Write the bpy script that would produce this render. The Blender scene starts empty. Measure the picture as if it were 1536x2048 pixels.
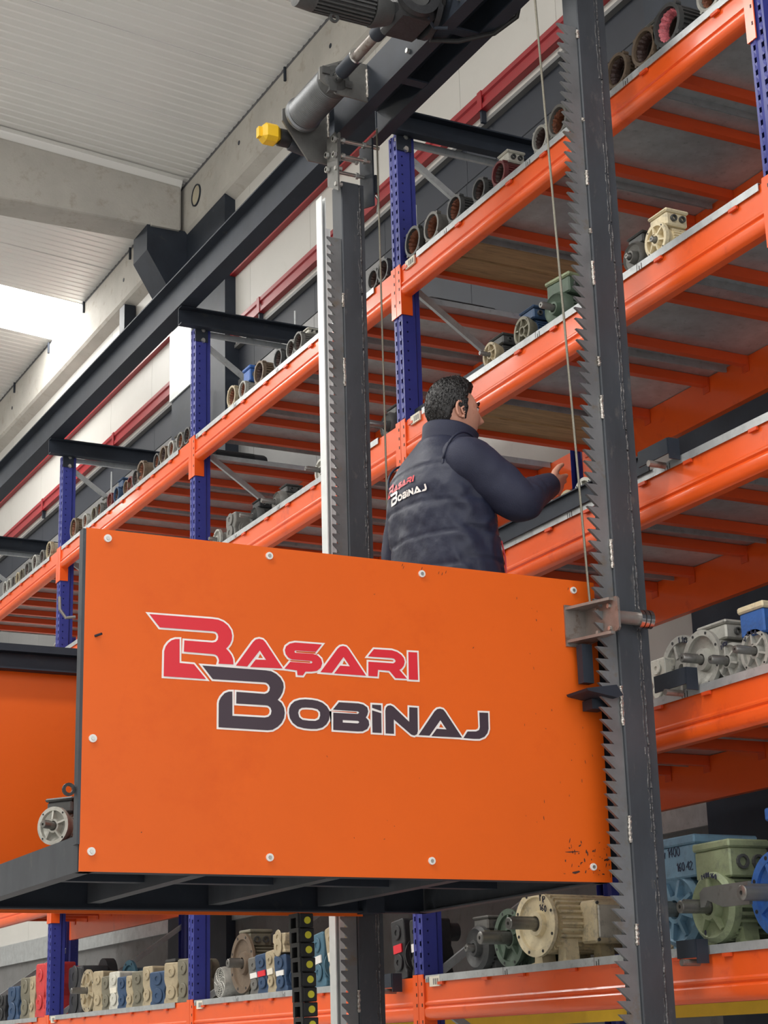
import bpy, bmesh, math, random
from mathutils import Vector, Matrix
from mathutils.geometry import tessellate_polygon
from mathutils.bvhtree import BVHTree

random.seed(7)
SC = bpy.context.scene
COL = SC.collection
R = math.radians

# ---------------------------------------------------------------- camera
cam_data = bpy.data.cameras.new('camera')
cam = bpy.data.objects.new('camera', cam_data)
COL.objects.link(cam)
SC.camera = cam
cam_data.sensor_fit = 'HORIZONTAL'
cam_data.sensor_width = 36.0
cam_data.lens = 36.0 * 3601.4 / 1536.0
cam_data.clip_start = 0.05
cam_data.clip_end = 300
YAW, PIT, ROL = R(27.665), R(16.81), R(-1.639)
fw = Vector((math.sin(YAW) * math.cos(PIT), math.cos(YAW) * math.cos(PIT), math.sin(PIT)))
rt = Vector((math.cos(YAW), -math.sin(YAW), 0))
up = rt.cross(fw)
rt2 = math.cos(ROL) * rt + math.sin(ROL) * up
up2 = -math.sin(ROL) * rt + math.cos(ROL) * up
cam.matrix_world = Matrix(((rt2.x, up2.x, -fw.x, 0), (rt2.y, up2.y, -fw.y, 0), (rt2.z, up2.z, -fw.z, 1.6), (0, 0, 0, 1)))

# ---------------------------------------------------------------- daylight and exposure
world = bpy.data.worlds.new('overcast_sky')
SC.world = world
world.use_nodes = True
bg = world.node_tree.nodes['Background']
bg.inputs['Color'].default_value = (1.0, 0.99, 0.98, 1)
bg.inputs['Strength'].default_value = 1.1
SC.view_settings.view_transform = 'Standard'
SC.view_settings.look = 'None'
SC.view_settings.gamma = 1.0
SC.view_settings.use_curve_mapping = False
SC.view_settings.exposure = 1.05
SKYLIGHT_STRENGTH = 9.0

# ---------------------------------------------------------------- materials
MATS = {}


def srgb(c):
    return tuple((v / 12.92 if v <= 0.04045 else ((v + 0.055) / 1.055) ** 2.4) for v in (c[0] / 255, c[1] / 255, c[2] / 255))


def mat(key, rgb, rough=0.5, metal=0.0, var=0.08, scale=6.0, dirt=None, dirt_amt=0.0, bump=0.0, bscale=60.0, stretch=(1, 1, 1), coat=0.0, spec=0.5):
    """procedural paint / metal / cloth: base colour with noise variation, optional dirt colour, fine bump"""
    if key in MATS:
        return MATS[key]
    m = bpy.data.materials.new(key)
    MATS[key] = m
    m.use_nodes = True
    nt = m.node_tree
    b = nt.nodes['Principled BSDF']
    b.inputs['Roughness'].default_value = rough
    b.inputs['Metallic'].default_value = metal
    b.inputs['Specular IOR Level'].default_value = spec
    b.inputs['Coat Weight'].default_value = coat
    b.inputs['Coat Roughness'].default_value = 0.12
    c = srgb(rgb)
    tc = nt.nodes.new('ShaderNodeTexCoord')
    mp = nt.nodes.new('ShaderNodeMapping')
    mp.inputs['Scale'].default_value = stretch
    nt.links.new(tc.outputs['Object'], mp.inputs['Vector'])
    n = nt.nodes.new('ShaderNodeTexNoise')
    n.inputs['Scale'].default_value = scale
    n.inputs['Detail'].default_value = 5
    n.inputs['Roughness'].default_value = 0.6
    nt.links.new(mp.outputs['Vector'], n.inputs['Vector'])
    ramp = nt.nodes.new('ShaderNodeValToRGB')
    ramp.color_ramp.elements[0].position = 0.3
    ramp.color_ramp.elements[1].position = 0.7
    ramp.color_ramp.elements[0].color = tuple(v * (1 - var) for v in c) + (1,)
    ramp.color_ramp.elements[1].color = tuple(min(1, v * (1 + var)) for v in c) + (1,)
    nt.links.new(n.outputs['Fac'], ramp.inputs['Fac'])
    col = ramp.outputs['Color']
    if dirt:
        n2 = nt.nodes.new('ShaderNodeTexNoise')
        n2.inputs['Scale'].default_value = scale * 2.3
        n2.inputs['Detail'].default_value = 8
        n2.inputs['Roughness'].default_value = 0.7
        nt.links.new(mp.outputs['Vector'], n2.inputs['Vector'])
        r2 = nt.nodes.new('ShaderNodeValToRGB')
        r2.color_ramp.elements[0].position = 0.62 - 0.3 * dirt_amt
        r2.color_ramp.elements[1].position = 0.78 - 0.2 * dirt_amt
        nt.links.new(n2.outputs['Fac'], r2.inputs['Fac'])
        mx = nt.nodes.new('ShaderNodeMix')
        mx.data_type = 'RGBA'
        nt.links.new(r2.outputs['Color'], mx.inputs['Factor'])
        nt.links.new(col, mx.inputs['A'])
        mx.inputs['B'].default_value = srgb(dirt) + (1,)
        col = mx.outputs['Result']
    nt.links.new(col, b.inputs['Base Color'])
    if bump > 0:
        nb = nt.nodes.new('ShaderNodeTexNoise')
        nb.inputs['Scale'].default_value = bscale
        nb.inputs['Detail'].default_value = 4
        nt.links.new(mp.outputs['Vector'], nb.inputs['Vector'])
        bp = nt.nodes.new('ShaderNodeBump')
        bp.inputs['Strength'].default_value = bump
        bp.inputs['Distance'].default_value = 0.01
        nt.links.new(nb.outputs['Fac'], bp.inputs['Height'])
        nt.links.new(bp.outputs['Normal'], b.inputs['Normal'])
    return m


M = {}
M['orange_panel'] = mat('orange_panel', (229, 98, 20), 0.45, 0, 0.04, 1.3, (222, 91, 16), 0.2, spec=0.35)
M['orange_beam'] = mat('orange_beam', (238, 92, 28), 0.34, 0, 0.05, 2.0, (205, 70, 28), 0.15, coat=0.3)
M['blue_post'] = mat('blue_post', (52, 58, 138), 0.4, 0, 0.06, 4)
M['galv'] = mat('galvanised', (186, 190, 192), 0.38, 0.5, 0.14, 14, (150, 155, 158), 0.2)
M['bright_galv'] = mat('bright_galvanised', (222, 226, 226), 0.4, 0.2, 0.06, 14)
M['crossbar'] = mat('crossbar_shade_paint', (214, 78, 32), 0.4, 0, 0.05, 3)  # same orange as the beams, darkened to imitate shade under the decks
M['deck'] = mat('deck_steel', (150, 152, 154), 0.33, 0.85, 0.1, 5, (125, 126, 128), 0.2)
M['dark_steel'] = mat('dark_painted_steel', (44, 50, 60), 0.55, 0.1, 0.18, 5, (66, 66, 68), 0.05, spec=0.3)
M['mast_steel'] = mat('mast_steel', (66, 70, 76), 0.5, 0.15, 0.2, 9, (104, 102, 100), 0.10, stretch=(1, 1, 0.35), spec=0.4)
M['raw_steel'] = mat('raw_steel', (140, 133, 128), 0.42, 0.5, 0.22, 9, (105, 80, 66), 0.25, bump=0.1)
M['shaft_steel'] = mat('shaft_steel', (128, 127, 124), 0.35, 0.7, 0.15, 12, (96, 94, 90), 0.2)
M['plate_steel'] = mat('plate_steel', (112, 112, 110), 0.45, 0.4, 0.18, 9, (90, 88, 84), 0.2)
M['tooth_steel'] = mat('tooth_plate_steel', (122, 124, 126), 0.45, 0.4, 0.25, 5, (120, 108, 92), 0.2)
M['weld'] = mat('weld_bead', (200, 195, 188), 0.3, 0.9, 0.2, 60, (120, 105, 90), 0.3, bump=0.6, bscale=150)
M['chrome'] = mat('chromed_steel', (205, 205, 205), 0.18, 1.0, 0.05, 10)
M['zinc'] = mat('zinc_bolt', (200, 200, 196), 0.3, 0.8, 0.08, 20)
M['white_plastic'] = mat('white_plastic', (232, 230, 226), 0.45, 0, 0.03, 10)
M['black_rubber'] = mat('black_plastic', (30, 31, 33), 0.5, 0, 0.15, 10, (60, 58, 56), 0.1)
M['yellow_plastic'] = mat('yellow_plastic', (236, 190, 40), 0.4, 0, 0.05, 10)
M['yellow_dot'] = mat('yellow_cap', (220, 212, 60), 0.4, 0, 0.05, 10)
M['concrete'] = mat('concrete', (182, 179, 172), 0.85, 0, 0.09, 3.0, (160, 150, 138), 0.25, bump=0.25, bscale=40)
M['floor'] = mat('floor_concrete', (168, 167, 164), 0.7, 0, 0.08, 2)
M['ceiling'] = mat('ceiling_sheet', (236, 236, 233), 0.33, 0.1, 0.02, 2, stretch=(0.15, 6, 1))
M['wall_white'] = mat('wall_sheet', (196, 194, 189), 0.5, 0, 0.03, 2, (186, 184, 178), 0.1)
M['wall_grey'] = mat('wall_grey_sheet', (116, 116, 116), 0.5, 0.1, 0.08, 2)
M['wall_dark_shade'] = mat('wall_shade_sheet', (36, 41, 52), 0.6, 0, 0.12, 2)  # dark cladding tone with recess and shelf shade put into the colour
M['red_purlin'] = mat('red_purlin', (146, 28, 36), 0.42, 0, 0.1, 5)
M['wood'] = mat('wood', (168, 136, 98), 0.7, 0, 0.25, 7, (96, 72, 50), 0.25, stretch=(0.5, 6, 6))
M['red_vinyl'] = mat('red_vinyl', (222, 42, 56), 0.4, 0, 0.02, 3)
M['black_vinyl'] = mat('black_vinyl', (66, 52, 62), 0.4, 0, 0.04, 3)
M['white_vinyl'] = mat('white_vinyl', (246, 240, 236), 0.4, 0, 0.01, 3)
M['ink'] = mat('marker_ink', (36, 38, 60), 0.6, 0, 0.05, 10)
M['paper'] = mat('paper_label', (222, 216, 200), 0.7, 0, 0.08, 40)
M['scuff'] = mat('dark_scuff', (70, 44, 38), 0.7, 0, 0.3, 60)
M['copper'] = mat('copper_winding', (122, 74, 52), 0.5, 0.3, 0.35, 40, (70, 40, 34), 0.4, bump=0.4, bscale=90)
M['dark_winding'] = mat('varnished_winding', (66, 48, 44), 0.45, 0.2, 0.35, 40, (40, 30, 30), 0.4, bump=0.4, bscale=90)
M['pink_winding'] = mat('pink_winding', (206, 112, 122), 0.5, 0.1, 0.4, 50, (90, 40, 44), 0.35, bump=0.4, bscale=90)
M['bore'] = mat('stator_core', (64, 56, 52), 0.5, 0.6, 0.2, 30)
PAINT = {
    'grey': (112, 111, 107), 'dgrey': (76, 77, 77), 'lgrey': (168, 167, 161), 'black': (44, 45, 48), 'cream': (222, 208, 174),
    'beige': (176, 162, 134), 'green': (138, 148, 116), 'dgreen': (82, 98, 84), 'blue': (52, 98, 170), 'lblue': (106, 140, 162),
    'dblue': (54, 78, 110), 'rust': (112, 96, 80), 'red': (208, 64, 66), 'alu': (186, 185, 178), 'olive': (120, 116, 100), 'wine': (112, 52, 54),
    'white': (205, 203, 192), 'teal': (70, 108, 128)}
for k_, c_ in PAINT.items():
    M['p_' + k_] = mat('cast_' + k_, c_, 0.5, 0.5 if k_ == 'alu' else 0.15, 0.16, 9, tuple(int(v * 0.55 + 34) for v in c_), 0.3, bump=0.15, bscale=80)


# ---------------------------------------------------------------- mesh helpers
class MB:
    def __init__(self):
        self.v = []
        self.f = []
        self.weld = False

    def add(self, v, f):
        o = len(self.v)
        self.v += [tuple(p) for p in v]
        self.f += [tuple(i + o for i in q) for q in f]
        return self

    def box(self, x0, x1, y0, y1, z0, z1):
        v = [(x0, y0, z0), (x1, y0, z0), (x1, y1, z0), (x0, y1, z0), (x0, y0, z1), (x1, y0, z1), (x1, y1, z1), (x0, y1, z1)]
        return self.add(v, [(0, 3, 2, 1), (4, 5, 6, 7), (0, 1, 5, 4), (1, 2, 6, 5), (2, 3, 7, 6), (3, 0, 4, 7)])

    def bbox(self, x0, x1, y0, y1, z0, z1, b):
        """box with chamfered vertical and horizontal edges (24 corner points)"""
        pts = []
        bm = bmesh.new()
        bmesh.ops.create_cube(bm, size=1)
        for w in bm.verts:
            w.co = ((x0 + x1) / 2 + w.co.x * (x1 - x0), (y0 + y1) / 2 + w.co.y * (y1 - y0), (z0 + z1) / 2 + w.co.z * (z1 - z0))
        bmesh.ops.bevel(bm, geom=list(bm.edges), offset=b, segments=1, affect='EDGES', profile=0.5)
        bm.verts.ensure_lookup_table()
        self.add([w.co[:] for w in bm.verts], [[w.index for w in q.verts] for q in bm.faces])
        bm.free()
        return self

    def prism(self, poly, axis, a, b):
        """2D polygon extruded along an axis; poly coords are the two remaining axes in X,Y,Z order"""
        n = len(poly)

        def p3(q, t):
            return (t, q[0], q[1]) if axis == 'X' else ((q[0], t, q[1]) if axis == 'Y' else (q[0], q[1], t))
        v = [p3(q, a) for q in poly] + [p3(q, b) for q in poly]
        f = [(i, (i + 1) % n, n + (i + 1) % n, n + i) for i in range(n)]
        f += [tuple(range(n - 1, -1, -1)), tuple(range(n, 2 * n))]
        return self.add(v, f)

    def cyl(self, p0, p1, r0, r1=None, n=16, caps=True):
        r1 = r0 if r1 is None else r1
        p0, p1 = Vector(p0), Vector(p1)
        d = (p1 - p0).normalized()
        a = d.orthogonal().normalized()
        b = d.cross(a)
        v = []
        for p, r in ((p0, r0), (p1, r1)):
            v += [p + (a * math.cos(2 * math.pi * i / n) + b * math.sin(2 * math.pi * i / n)) * r for i in range(n)]
        f = [(i, (i + 1) % n, n + (i + 1) % n, n + i) for i in range(n)]
        if caps:
            f += [tuple(range(n - 1, -1, -1)), tuple(range(n, 2 * n))]
        return self.add(v, f)

    def ring(self, p0, p1, ro, ri, n=20):
        p0, p1 = Vector(p0), Vector(p1)
        d = (p1 - p0).normalized()
        a = d.orthogonal().normalized()
        b = d.cross(a)
        v = []
        for p, r in ((p0, ro), (p1, ro), (p1, ri), (p0, ri)):
            v += [p + (a * math.cos(2 * math.pi * i / n) + b * math.sin(2 * math.pi * i / n)) * r for i in range(n)]
        f = []
        for k in range(4):
            for i in range(n):
                j = (i + 1) % n
                f.append((k * n + i, k * n + j, ((k + 1) % 4) * n + j, ((k + 1) % 4) * n + i))
        return self.add(v, f)

    def finned(self, x0, x1, ro, rv, ri, nf, zc, yc=0.0):
        """finned ring along X"""
        v = []
        n = nf * 4
        for x, kind in ((x0, 1), (x1, 1), (x1, 0), (x0, 0)):
            for i in range(n):
                a = 2 * math.pi * (i // 4 + (0.0, 0.38, 0.5, 0.88)[i % 4]) / nf
                r = (ro if i % 4 < 2 else rv) if kind else ri
                v.append((x, yc + math.cos(a) * r, zc + math.sin(a) * r))
        f = []
        for k in range(4):
            for i in range(n):
                j = (i + 1) % n
                f.append((k * n + i, k * n + j, ((k + 1) % 4) * n + j, ((k + 1) % 4) * n + i))
        return self.add(v, f)

    def lathe(self, prof, zc=0.0, n=24, yc=0.0, closed=False):
        """profile (x, r) revolved about the local X axis at height zc"""
        v = []
        for x, r in prof:
            v += [(x, yc + math.cos(2 * math.pi * i / n) * r, zc + math.sin(2 * math.pi * i / n) * r) for i in range(n)]
        f = []
        m = len(prof)
        for k in range(m if closed else m - 1):
            for i in range(n):
                j = (i + 1) % n
                f.append((k * n + i, k * n + j, ((k + 1) % m) * n + j, ((k + 1) % m) * n + i))
        if not closed:
            f += [tuple(range(n - 1, -1, -1)), tuple(range((m - 1) * n, m * n))]
        return self.add(v, f)

    def tube(self, path, r, n=8):
        path = [Vector(p) for p in path]
        v = []
        prev = None
        for i, p in enumerate(path):
            d = (path[min(i + 1, len(path) - 1)] - path[max(i - 1, 0)]).normalized()
            if prev is None:
                a = d.orthogonal().normalized()
            else:
                a = (prev - d * prev.dot(d)).normalized()
            prev = a
            b = d.cross(a)
            rr = r[i] if isinstance(r, (list, tuple)) else r
            v += [p + (a * math.cos(2 * math.pi * k / n) + b * math.sin(2 * math.pi * k / n)) * rr for k in range(n)]
        f = []
        for i in range(len(path) - 1):
            for k in range(n):
                j = (k + 1) % n
                f.append((i * n + k, i * n + j, (i + 1) * n + j, (i + 1) * n + k))
        f += [tuple(range(n - 1, -1, -1)), tuple(range((len(path) - 1) * n, len(path) * n))]
        return self.add(v, f)

    def mesh(self, name, smooth=None):
        me = bpy.data.meshes.new(name)
        me.from_pydata(self.v, [], self.f)
        bm = bmesh.new()
        bm.from_mesh(me)
        if self.weld:
            bmesh.ops.remove_doubles(bm, verts=bm.verts, dist=1e-5)
            bmesh.ops.delete(bm, geom=[w for w in bm.verts if not w.link_faces], context='VERTS')
        bmesh.ops.recalc_face_normals(bm, faces=bm.faces)
        bm.to_mesh(me)
        bm.free()
        if smooth is not None:
            for p in me.polygons:
                p.use_smooth = True
            me.set_sharp_from_angle(angle=R(smooth))
        return me

    def build(self, name, m, parent=None, smooth=None, loc=None, rot=None):
        me = self.mesh(name, smooth)
        me.materials.append(m)
        return link(name, me, parent, loc, rot)


def link(name, data, parent=None, loc=None, rot=None):
    o = bpy.data.objects.new(name, data)
    COL.objects.link(o)
    if parent:
        o.parent = parent
    if loc:
        o.location = loc
    if rot:
        o.rotation_euler = rot
    return o


def tag(o, label, cat, group=None):
    o['label'] = label
    o['category'] = cat
    if group:
        o['group'] = group
    return o


def thing(name, label, cat, loc=(0, 0, 0), rz=0.0, group=None):
    o = link(name, None, None, loc, (0, 0, rz))
    o.empty_display_size = 0.1
    return tag(o, label, cat, group)


def struct(o):
    o['kind'] = 'structure'
    return o


def part_label(o, s):
    o['label'] = s
    return o


ORD = ['first', 'second', 'third', 'fourth', 'fifth', 'sixth', 'seventh', 'eighth', 'ninth', 'tenth', 'eleventh', 'twelfth', 'thirteenth', 'fourteenth', 'fifteenth']


# outlines of the company lettering in panel millimetres (colour, outline, hole)
LOGO = [
    ('r', [(210.6,802.4),(424.1,804.7),(444.3,803.6),(462.2,797.9),(476.9,787.7),(488.1,772.6),(491.9,755.7),(490.2,740.6),(484.6,727.4),(476.7,717.2),(470.6,711.0),(480.0,702.5),(489.0,691.5),(494.6,679.2),(495.6,668.6),(496.1,661.5),(444.1,660.0),(446.8,669.3),(445.3,676.6),(440.8,684.7),(434.1,688.9),(426.3,689.8),(327.0,690.3),(328.5,726.8),(424.1,727.3),(435.3,730.3),(442.0,737.9),(444.0,747.6),(442.0,757.1),(435.3,762.9),(425.2,764.2),(245.7,762.2)], None),
    ('r', [(312.5,729.7),(298.3,728.6),(285.2,723.4),(274.4,714.1),(265.8,701.9),(261.1,686.9),(260.1,606.7),(402.5,607.2),(361.1,652.1),(312.9,652.8)], None),
    ('r', [(504.3,658.2),(564.8,740.3),(574.0,749.0),(586.6,752.6),(599.1,750.5),(607.1,743.6),(667.9,660.6),(553.3,657.1),(573.5,683.1),(610.0,684.7),(588.1,714.2),(543.8,658.1)], None),
    ('r', [(810.1,751.0),(713.6,750.2),(694.9,745.1),(680.8,734.2),(676.5,722.0),(679.3,709.3),(688.5,698.1),(701.2,692.5),(771.2,692.7),(775.8,689.4),(771.1,684.9),(695.2,684.5),(674.1,660.4),(719.2,657.8),(720.4,642.2),(740.0,642.5),(749.5,656.1),(771.8,657.6),(790.8,661.4),(804.5,672.4),(810.3,687.8),(806.5,702.5),(794.5,712.9),(778.3,716.7),(783.4,717.5),(713.1,715.7),(710.4,719.2),(713.2,723.5),(784.7,724.6),(787.9,724.2)], None),
    ('r', [(802.9,657.8),(867.3,741.1),(877.1,749.4),(888.2,752.0),(899.2,750.4),(907.3,742.9),(970.1,657.7),(852.6,657.0),(875.7,685.0),(911.4,685.1),(888.7,714.9),(845.0,658.3)], None),
    ('r', [(1002.0,750.1),(1069.6,751.5),(1089.3,747.1),(1104.6,738.7),(1114.2,727.9),(1117.2,715.3),(1113.3,702.2),(1104.4,691.3),(1095.8,686.1),(1123.7,658.0),(1080.1,657.2),(1058.3,680.4),(1015.4,680.9),(1012.7,657.9),(978.7,657.6),(980.1,706.0),(1073.8,707.0),(1081.1,712.1),(1082.6,716.6),(1077.2,723.1),(1067.3,724.4),(978.9,723.4)], None),
    ('r', [(1132.1,750.3),(1165.9,751.1),(1165.8,656.8),(1130.2,656.1)], None),
    ('k', [(389.3,650.2),(607.2,650.2),(627.3,648.6),(644.9,641.1),(659.9,629.2),(669.4,613.4),(671.0,599.4),(667.0,582.7),(659.2,568.1),(649.5,556.3),(662.8,546.9),(671.4,531.5),(673.7,515.4),(671.0,498.9),(662.0,482.1),(648.0,468.6),(630.4,458.4),(612.9,455.8),(444.5,456.0),(445.3,531.4),(447.0,540.7),(453.2,552.6),(465.4,566.1),(480.1,572.3),(491.9,573.1),(491.7,495.3),(603.3,496.1),(615.8,499.1),(624.7,507.8),(627.3,519.5),(623.6,529.8),(614.9,535.5),(604.9,536.1),(505.1,535.6),(505.9,573.3),(604.0,572.8),(614.1,576.9),(620.4,584.3),(622.3,595.0),(618.1,604.0),(609.4,609.8),(599.3,610.3),(425.1,608.8)], None),
    ('k', [(688.1,516.5),(689.5,530.6),(696.0,543.9),(708.9,555.2),(726.8,561.5),(747.2,564.2),(770.3,564.3),(790.8,562.2),(808.7,556.8),(824.0,545.9),(832.8,532.3),(834.3,518.2),(830.8,501.5),(821.5,486.9),(807.1,475.5),(786.5,469.7),(766.1,468.5),(740.6,469.4),(717.8,474.0),(701.5,484.7),(691.6,499.2)], [(721.0,518.5),(724.2,529.2),(734.0,535.7),(749.3,537.5),(772.4,537.5),(790.3,534.4),(799.1,525.5),(799.7,513.8),(794.8,501.8),(781.9,495.6),(758.9,495.0),(735.9,496.5),(724.6,504.7)]),
    ('k', [(868.4,562.4),(939.1,563.0),(957.5,560.1),(971.8,551.4),(974.8,538.5),(971.1,526.3),(965.5,517.7),(975.8,507.6),(977.3,493.4),(969.8,479.9),(952.5,471.1),(934.1,469.6),(845.7,469.9),(846.9,526.5),(935.6,527.8),(941.7,532.2),(937.1,536.2),(845.8,536.6)], [(880.6,504.4),(936.3,504.8),(941.4,500.8),(936.1,496.2),(880.5,496.1)]),
    ('k', [(989.8,562.1),(1023.3,562.5),(1023.2,542.6),(989.5,551.3)], None),
    ('k', [(989.2,542.9),(1023.0,535.4),(1022.3,469.3),(988.5,469.1)], None),
    ('k', [(1037.4,468.8),(1038.5,543.7),(1041.0,555.2),(1047.6,561.8),(1058.7,564.2),(1069.7,559.8),(1126.9,512.5),(1128.6,562.0),(1160.0,561.9),(1158.4,482.5),(1154.8,472.3),(1144.4,467.5),(1133.3,469.8),(1069.2,517.2),(1068.3,469.0)], None),
    ('k', [(1160.5,469.8),(1224.9,553.5),(1235.0,561.9),(1246.5,564.3),(1257.8,562.1),(1265.6,554.5),(1327.3,470.2),(1209.2,468.8),(1230.6,495.0),(1268.0,494.8),(1245.8,525.1),(1202.2,470.1)], None),
    ('k', [(1398.7,560.2),(1433.4,561.1),(1432.6,506.3),(1427.5,491.5),(1415.2,477.8),(1394.9,469.5),(1375.0,468.5),(1332.2,469.1),(1349.7,492.5),(1382.8,494.3),(1394.7,499.9),(1398.5,510.2)], None),
]


# ================================================================ the hall
WX = 5.335                      # inner face of the clad wall
BX = 5.22                       # face of the concrete edge beam
RIDGE = 0.08                    # roof pitch towards the wall


def roof_z(x):
    return 9.08 + RIDGE * (BX - x)


struct(MB().box(-14, 6.2, -12, 34, -0.2, 0.0).build('floor', M['floor']))

ceil = struct(link('ceiling', None))
rib_w = 1.0


def ceiling_panel(y0, y1, x0, x1, m, name):
    prof = []
    n = 10
    w = (y1 - y0) / n
    for i in range(n):
        a = y0 + i * w
        prof += [(a + 0.004, 0.0), (a + 0.60 * w, 0.0), (a + 0.66 * w, 0.007), (a + 0.92 * w, 0.007)]
    prof.append((y1 - 0.004, 0.0))
    v, f = [], []
    for x in (x0, x1):
        for y, d in prof:
            v.append((x, y, roof_z(x) + d))
    k = len(prof)
    for x in (x0, x1):
        v += [(x, y0 + 0.004, roof_z(x) + 0.08), (x, y1 - 0.004, roof_z(x) + 0.08)]
    for i in range(k - 1):
        f.append((i, i + 1, k + i + 1, k + i))
    t = 2 * k
    f.append((t, t + 2, t + 3, t + 1))
    f.append((0, k, t + 2, t))
    f.append((k - 1, t + 1, t + 3, 2 * k - 1))
    mb = MB().add(v, f)
    return mb.build(name, m, ceil)


sky_m = bpy.data.materials.new('skylight_sheet')
sky_m.use_nodes = True
_b = sky_m.node_tree.nodes['Principled BSDF']
_b.inputs['Base Color'].default_value = (0.8, 0.8, 0.78, 1)
_b.inputs['Emission Color'].default_value = (1.0, 0.98, 0.94, 1)
_b.inputs['Emission Strength'].default_value = SKYLIGHT_STRENGTH
y = 15.62 - 20.0
while y < 33:
    sky = abs(y - 16.62) < 0.3
    hid = (abs(y - 9.62) < 0.3 or abs(y - 2.62) < 0.3 or abs(y - 23.62) < 0.3)  # out-of-view glowing panels added to light the floor
    if sky:
        part_label(ceiling_panel(y - 0.08, y + 0.94, -9.0, BX + 0.08, sky_m, 'skylight_panel'), 'bright translucent skylight panel in the ceiling')
        y += 1.0
        continue
    if hid:
        ceiling_panel(y, y + 1.0, 1.5, BX + 0.08, M['ceiling'], 'ceiling_panel')
        part_label(ceiling_panel(y, y + 1.0, -9.0, 1.5, sky_m, 'skylight_panel'), 'added unseen skylight panel that lights the floor')
    else:
        ceiling_panel(y - (0.06 if abs(y - 17.62) < 0.3 else 0), y + (0.92 if abs(y - 15.62) < 0.3 else 1.0), -9.0, BX + 0.08, M['ceiling'], 'ceiling_panel')
    y += 1.0

# concrete edge beam along the wall: upright face, flanged foot, dark gap strip under the sheets
eb = MB()
eb.prism([(BX, 8.60), (BX, 9.03), (5.9, 9.03), (5.9, 8.56), (BX + 0.13, 8.52), (BX + 0.02, 8.575)], 'Y', -6.0, 34.0)
edge = struct(eb.build('trim_1', M['concrete']))
gapm = mat('gap_strip', (92, 92, 96), 0.7, 0, 0.15, 3)
gp = MB().box(BX + 0.015, BX + 0.2, -6, 34, 9.03, 9.09).build('gap_strip', gapm, edge)
for yy in (9.6, 11.4, 15.0, 16.4, 17.6, 18.9, 20.2):
    MB().cyl((BX - 0.01, yy, 8.93), (BX - 0.01, yy, 9.05), 0.012, n=8).build('hanger', M['dark_steel'], edge)
for yy, zz in ((12.35, 8.86), (10.6, 8.80), (15.2, 8.8), (19.0, 8.78)):
    MB().cyl((BX - 0.003, yy, zz), (BX + 0.02, yy, zz), 0.02, n=10).build('anchor_hole', M['dark_steel'], edge)
# round cast-in sleeve near the junction
MB().ring((BX - 0.012, 13.3, 8.82), (BX + 0.02, 13.3, 8.82), 0.10, 0.088, 28).build('sleeve_ring', M['dark_steel'], edge)
MB().cyl((BX - 0.006, 13.3, 8.82), (BX + 0.02, 13.3, 8.82), 0.088, n=28).build('sleeve_plug', mat('sleeve_plug', (190, 182, 160), 0.8, 0, 0.1, 8), edge)

# concrete cross beams and the steel column heads that carry them
for i, y0 in enumerate((13.58, 20.9)):
    cb = MB().prism([(-9, 8.56), (BX - 0.03, 8.60), (BX - 0.03, 9.03), (-9, roof_z(-9) - 0.12)], 'Y', y0, y0 + 0.36)
    cbo = cb.build('trim_%d' % (2 + i), M['concrete'])
    struct(cbo)
    bv = cbo.modifiers.new('bevel', 'BEVEL')
    bv.width = 0.025
    bv.segments = 2
# flashing where the roof sheets meet the beam
struct(MB().add([(-9, 13.60, roof_z(-9) - 0.13), (BX - 0.03, 13.60, roof_z(BX) - 0.07), (BX - 0.03, 13.56, roof_z(BX) - 0.004), (-9, 13.56, roof_z(-9) - 0.004), (-9, 13.50, roof_z(-9) - 0.004), (BX - 0.03, 13.50, roof_z(BX) - 0.004)],
                [(0, 1, 2, 3), (3, 2, 5, 4)]).build('trim_4', M['ceiling']))
struct(MB().box(-9.3, -9.0, -12, 34, 0, 10.3).build('wall_left_blocker', M['wall_white']))  # first one: unseen wall added to cut daylight from the left
struct(MB().box(-9.0, 6.0, 33.7, 34, 0, 10.3).build('wall_far', M['wall_white']))

for i, y1 in enumerate((6.83, 13.93, 21.25)):
    c = MB()
    y0 = y1 - 1.22
    c.box(BX + 0.02, WX + 0.25, y0, y1, 0.0, 8.57)
    col = struct(c.build('trim_%d' % (5 + i), M['dark_steel']))
    h = MB()
    # corbel: sloped haunch under the cross beam
    h.prism([(4.87, 8.60), (4.87, 8.36), (5.10, 7.98), (5.30, 7.70), (5.30, 8.60)], 'Y', y1 - 0.35, y1)
    h.build('corbel', M['dark_steel'], col)
    if i == 1:
        MB().box(4.9, 5.16, y1 - 0.38, y1 - 0.345, 8.585, 8.61).build('mortar_smear', M['concrete'], col)

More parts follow.
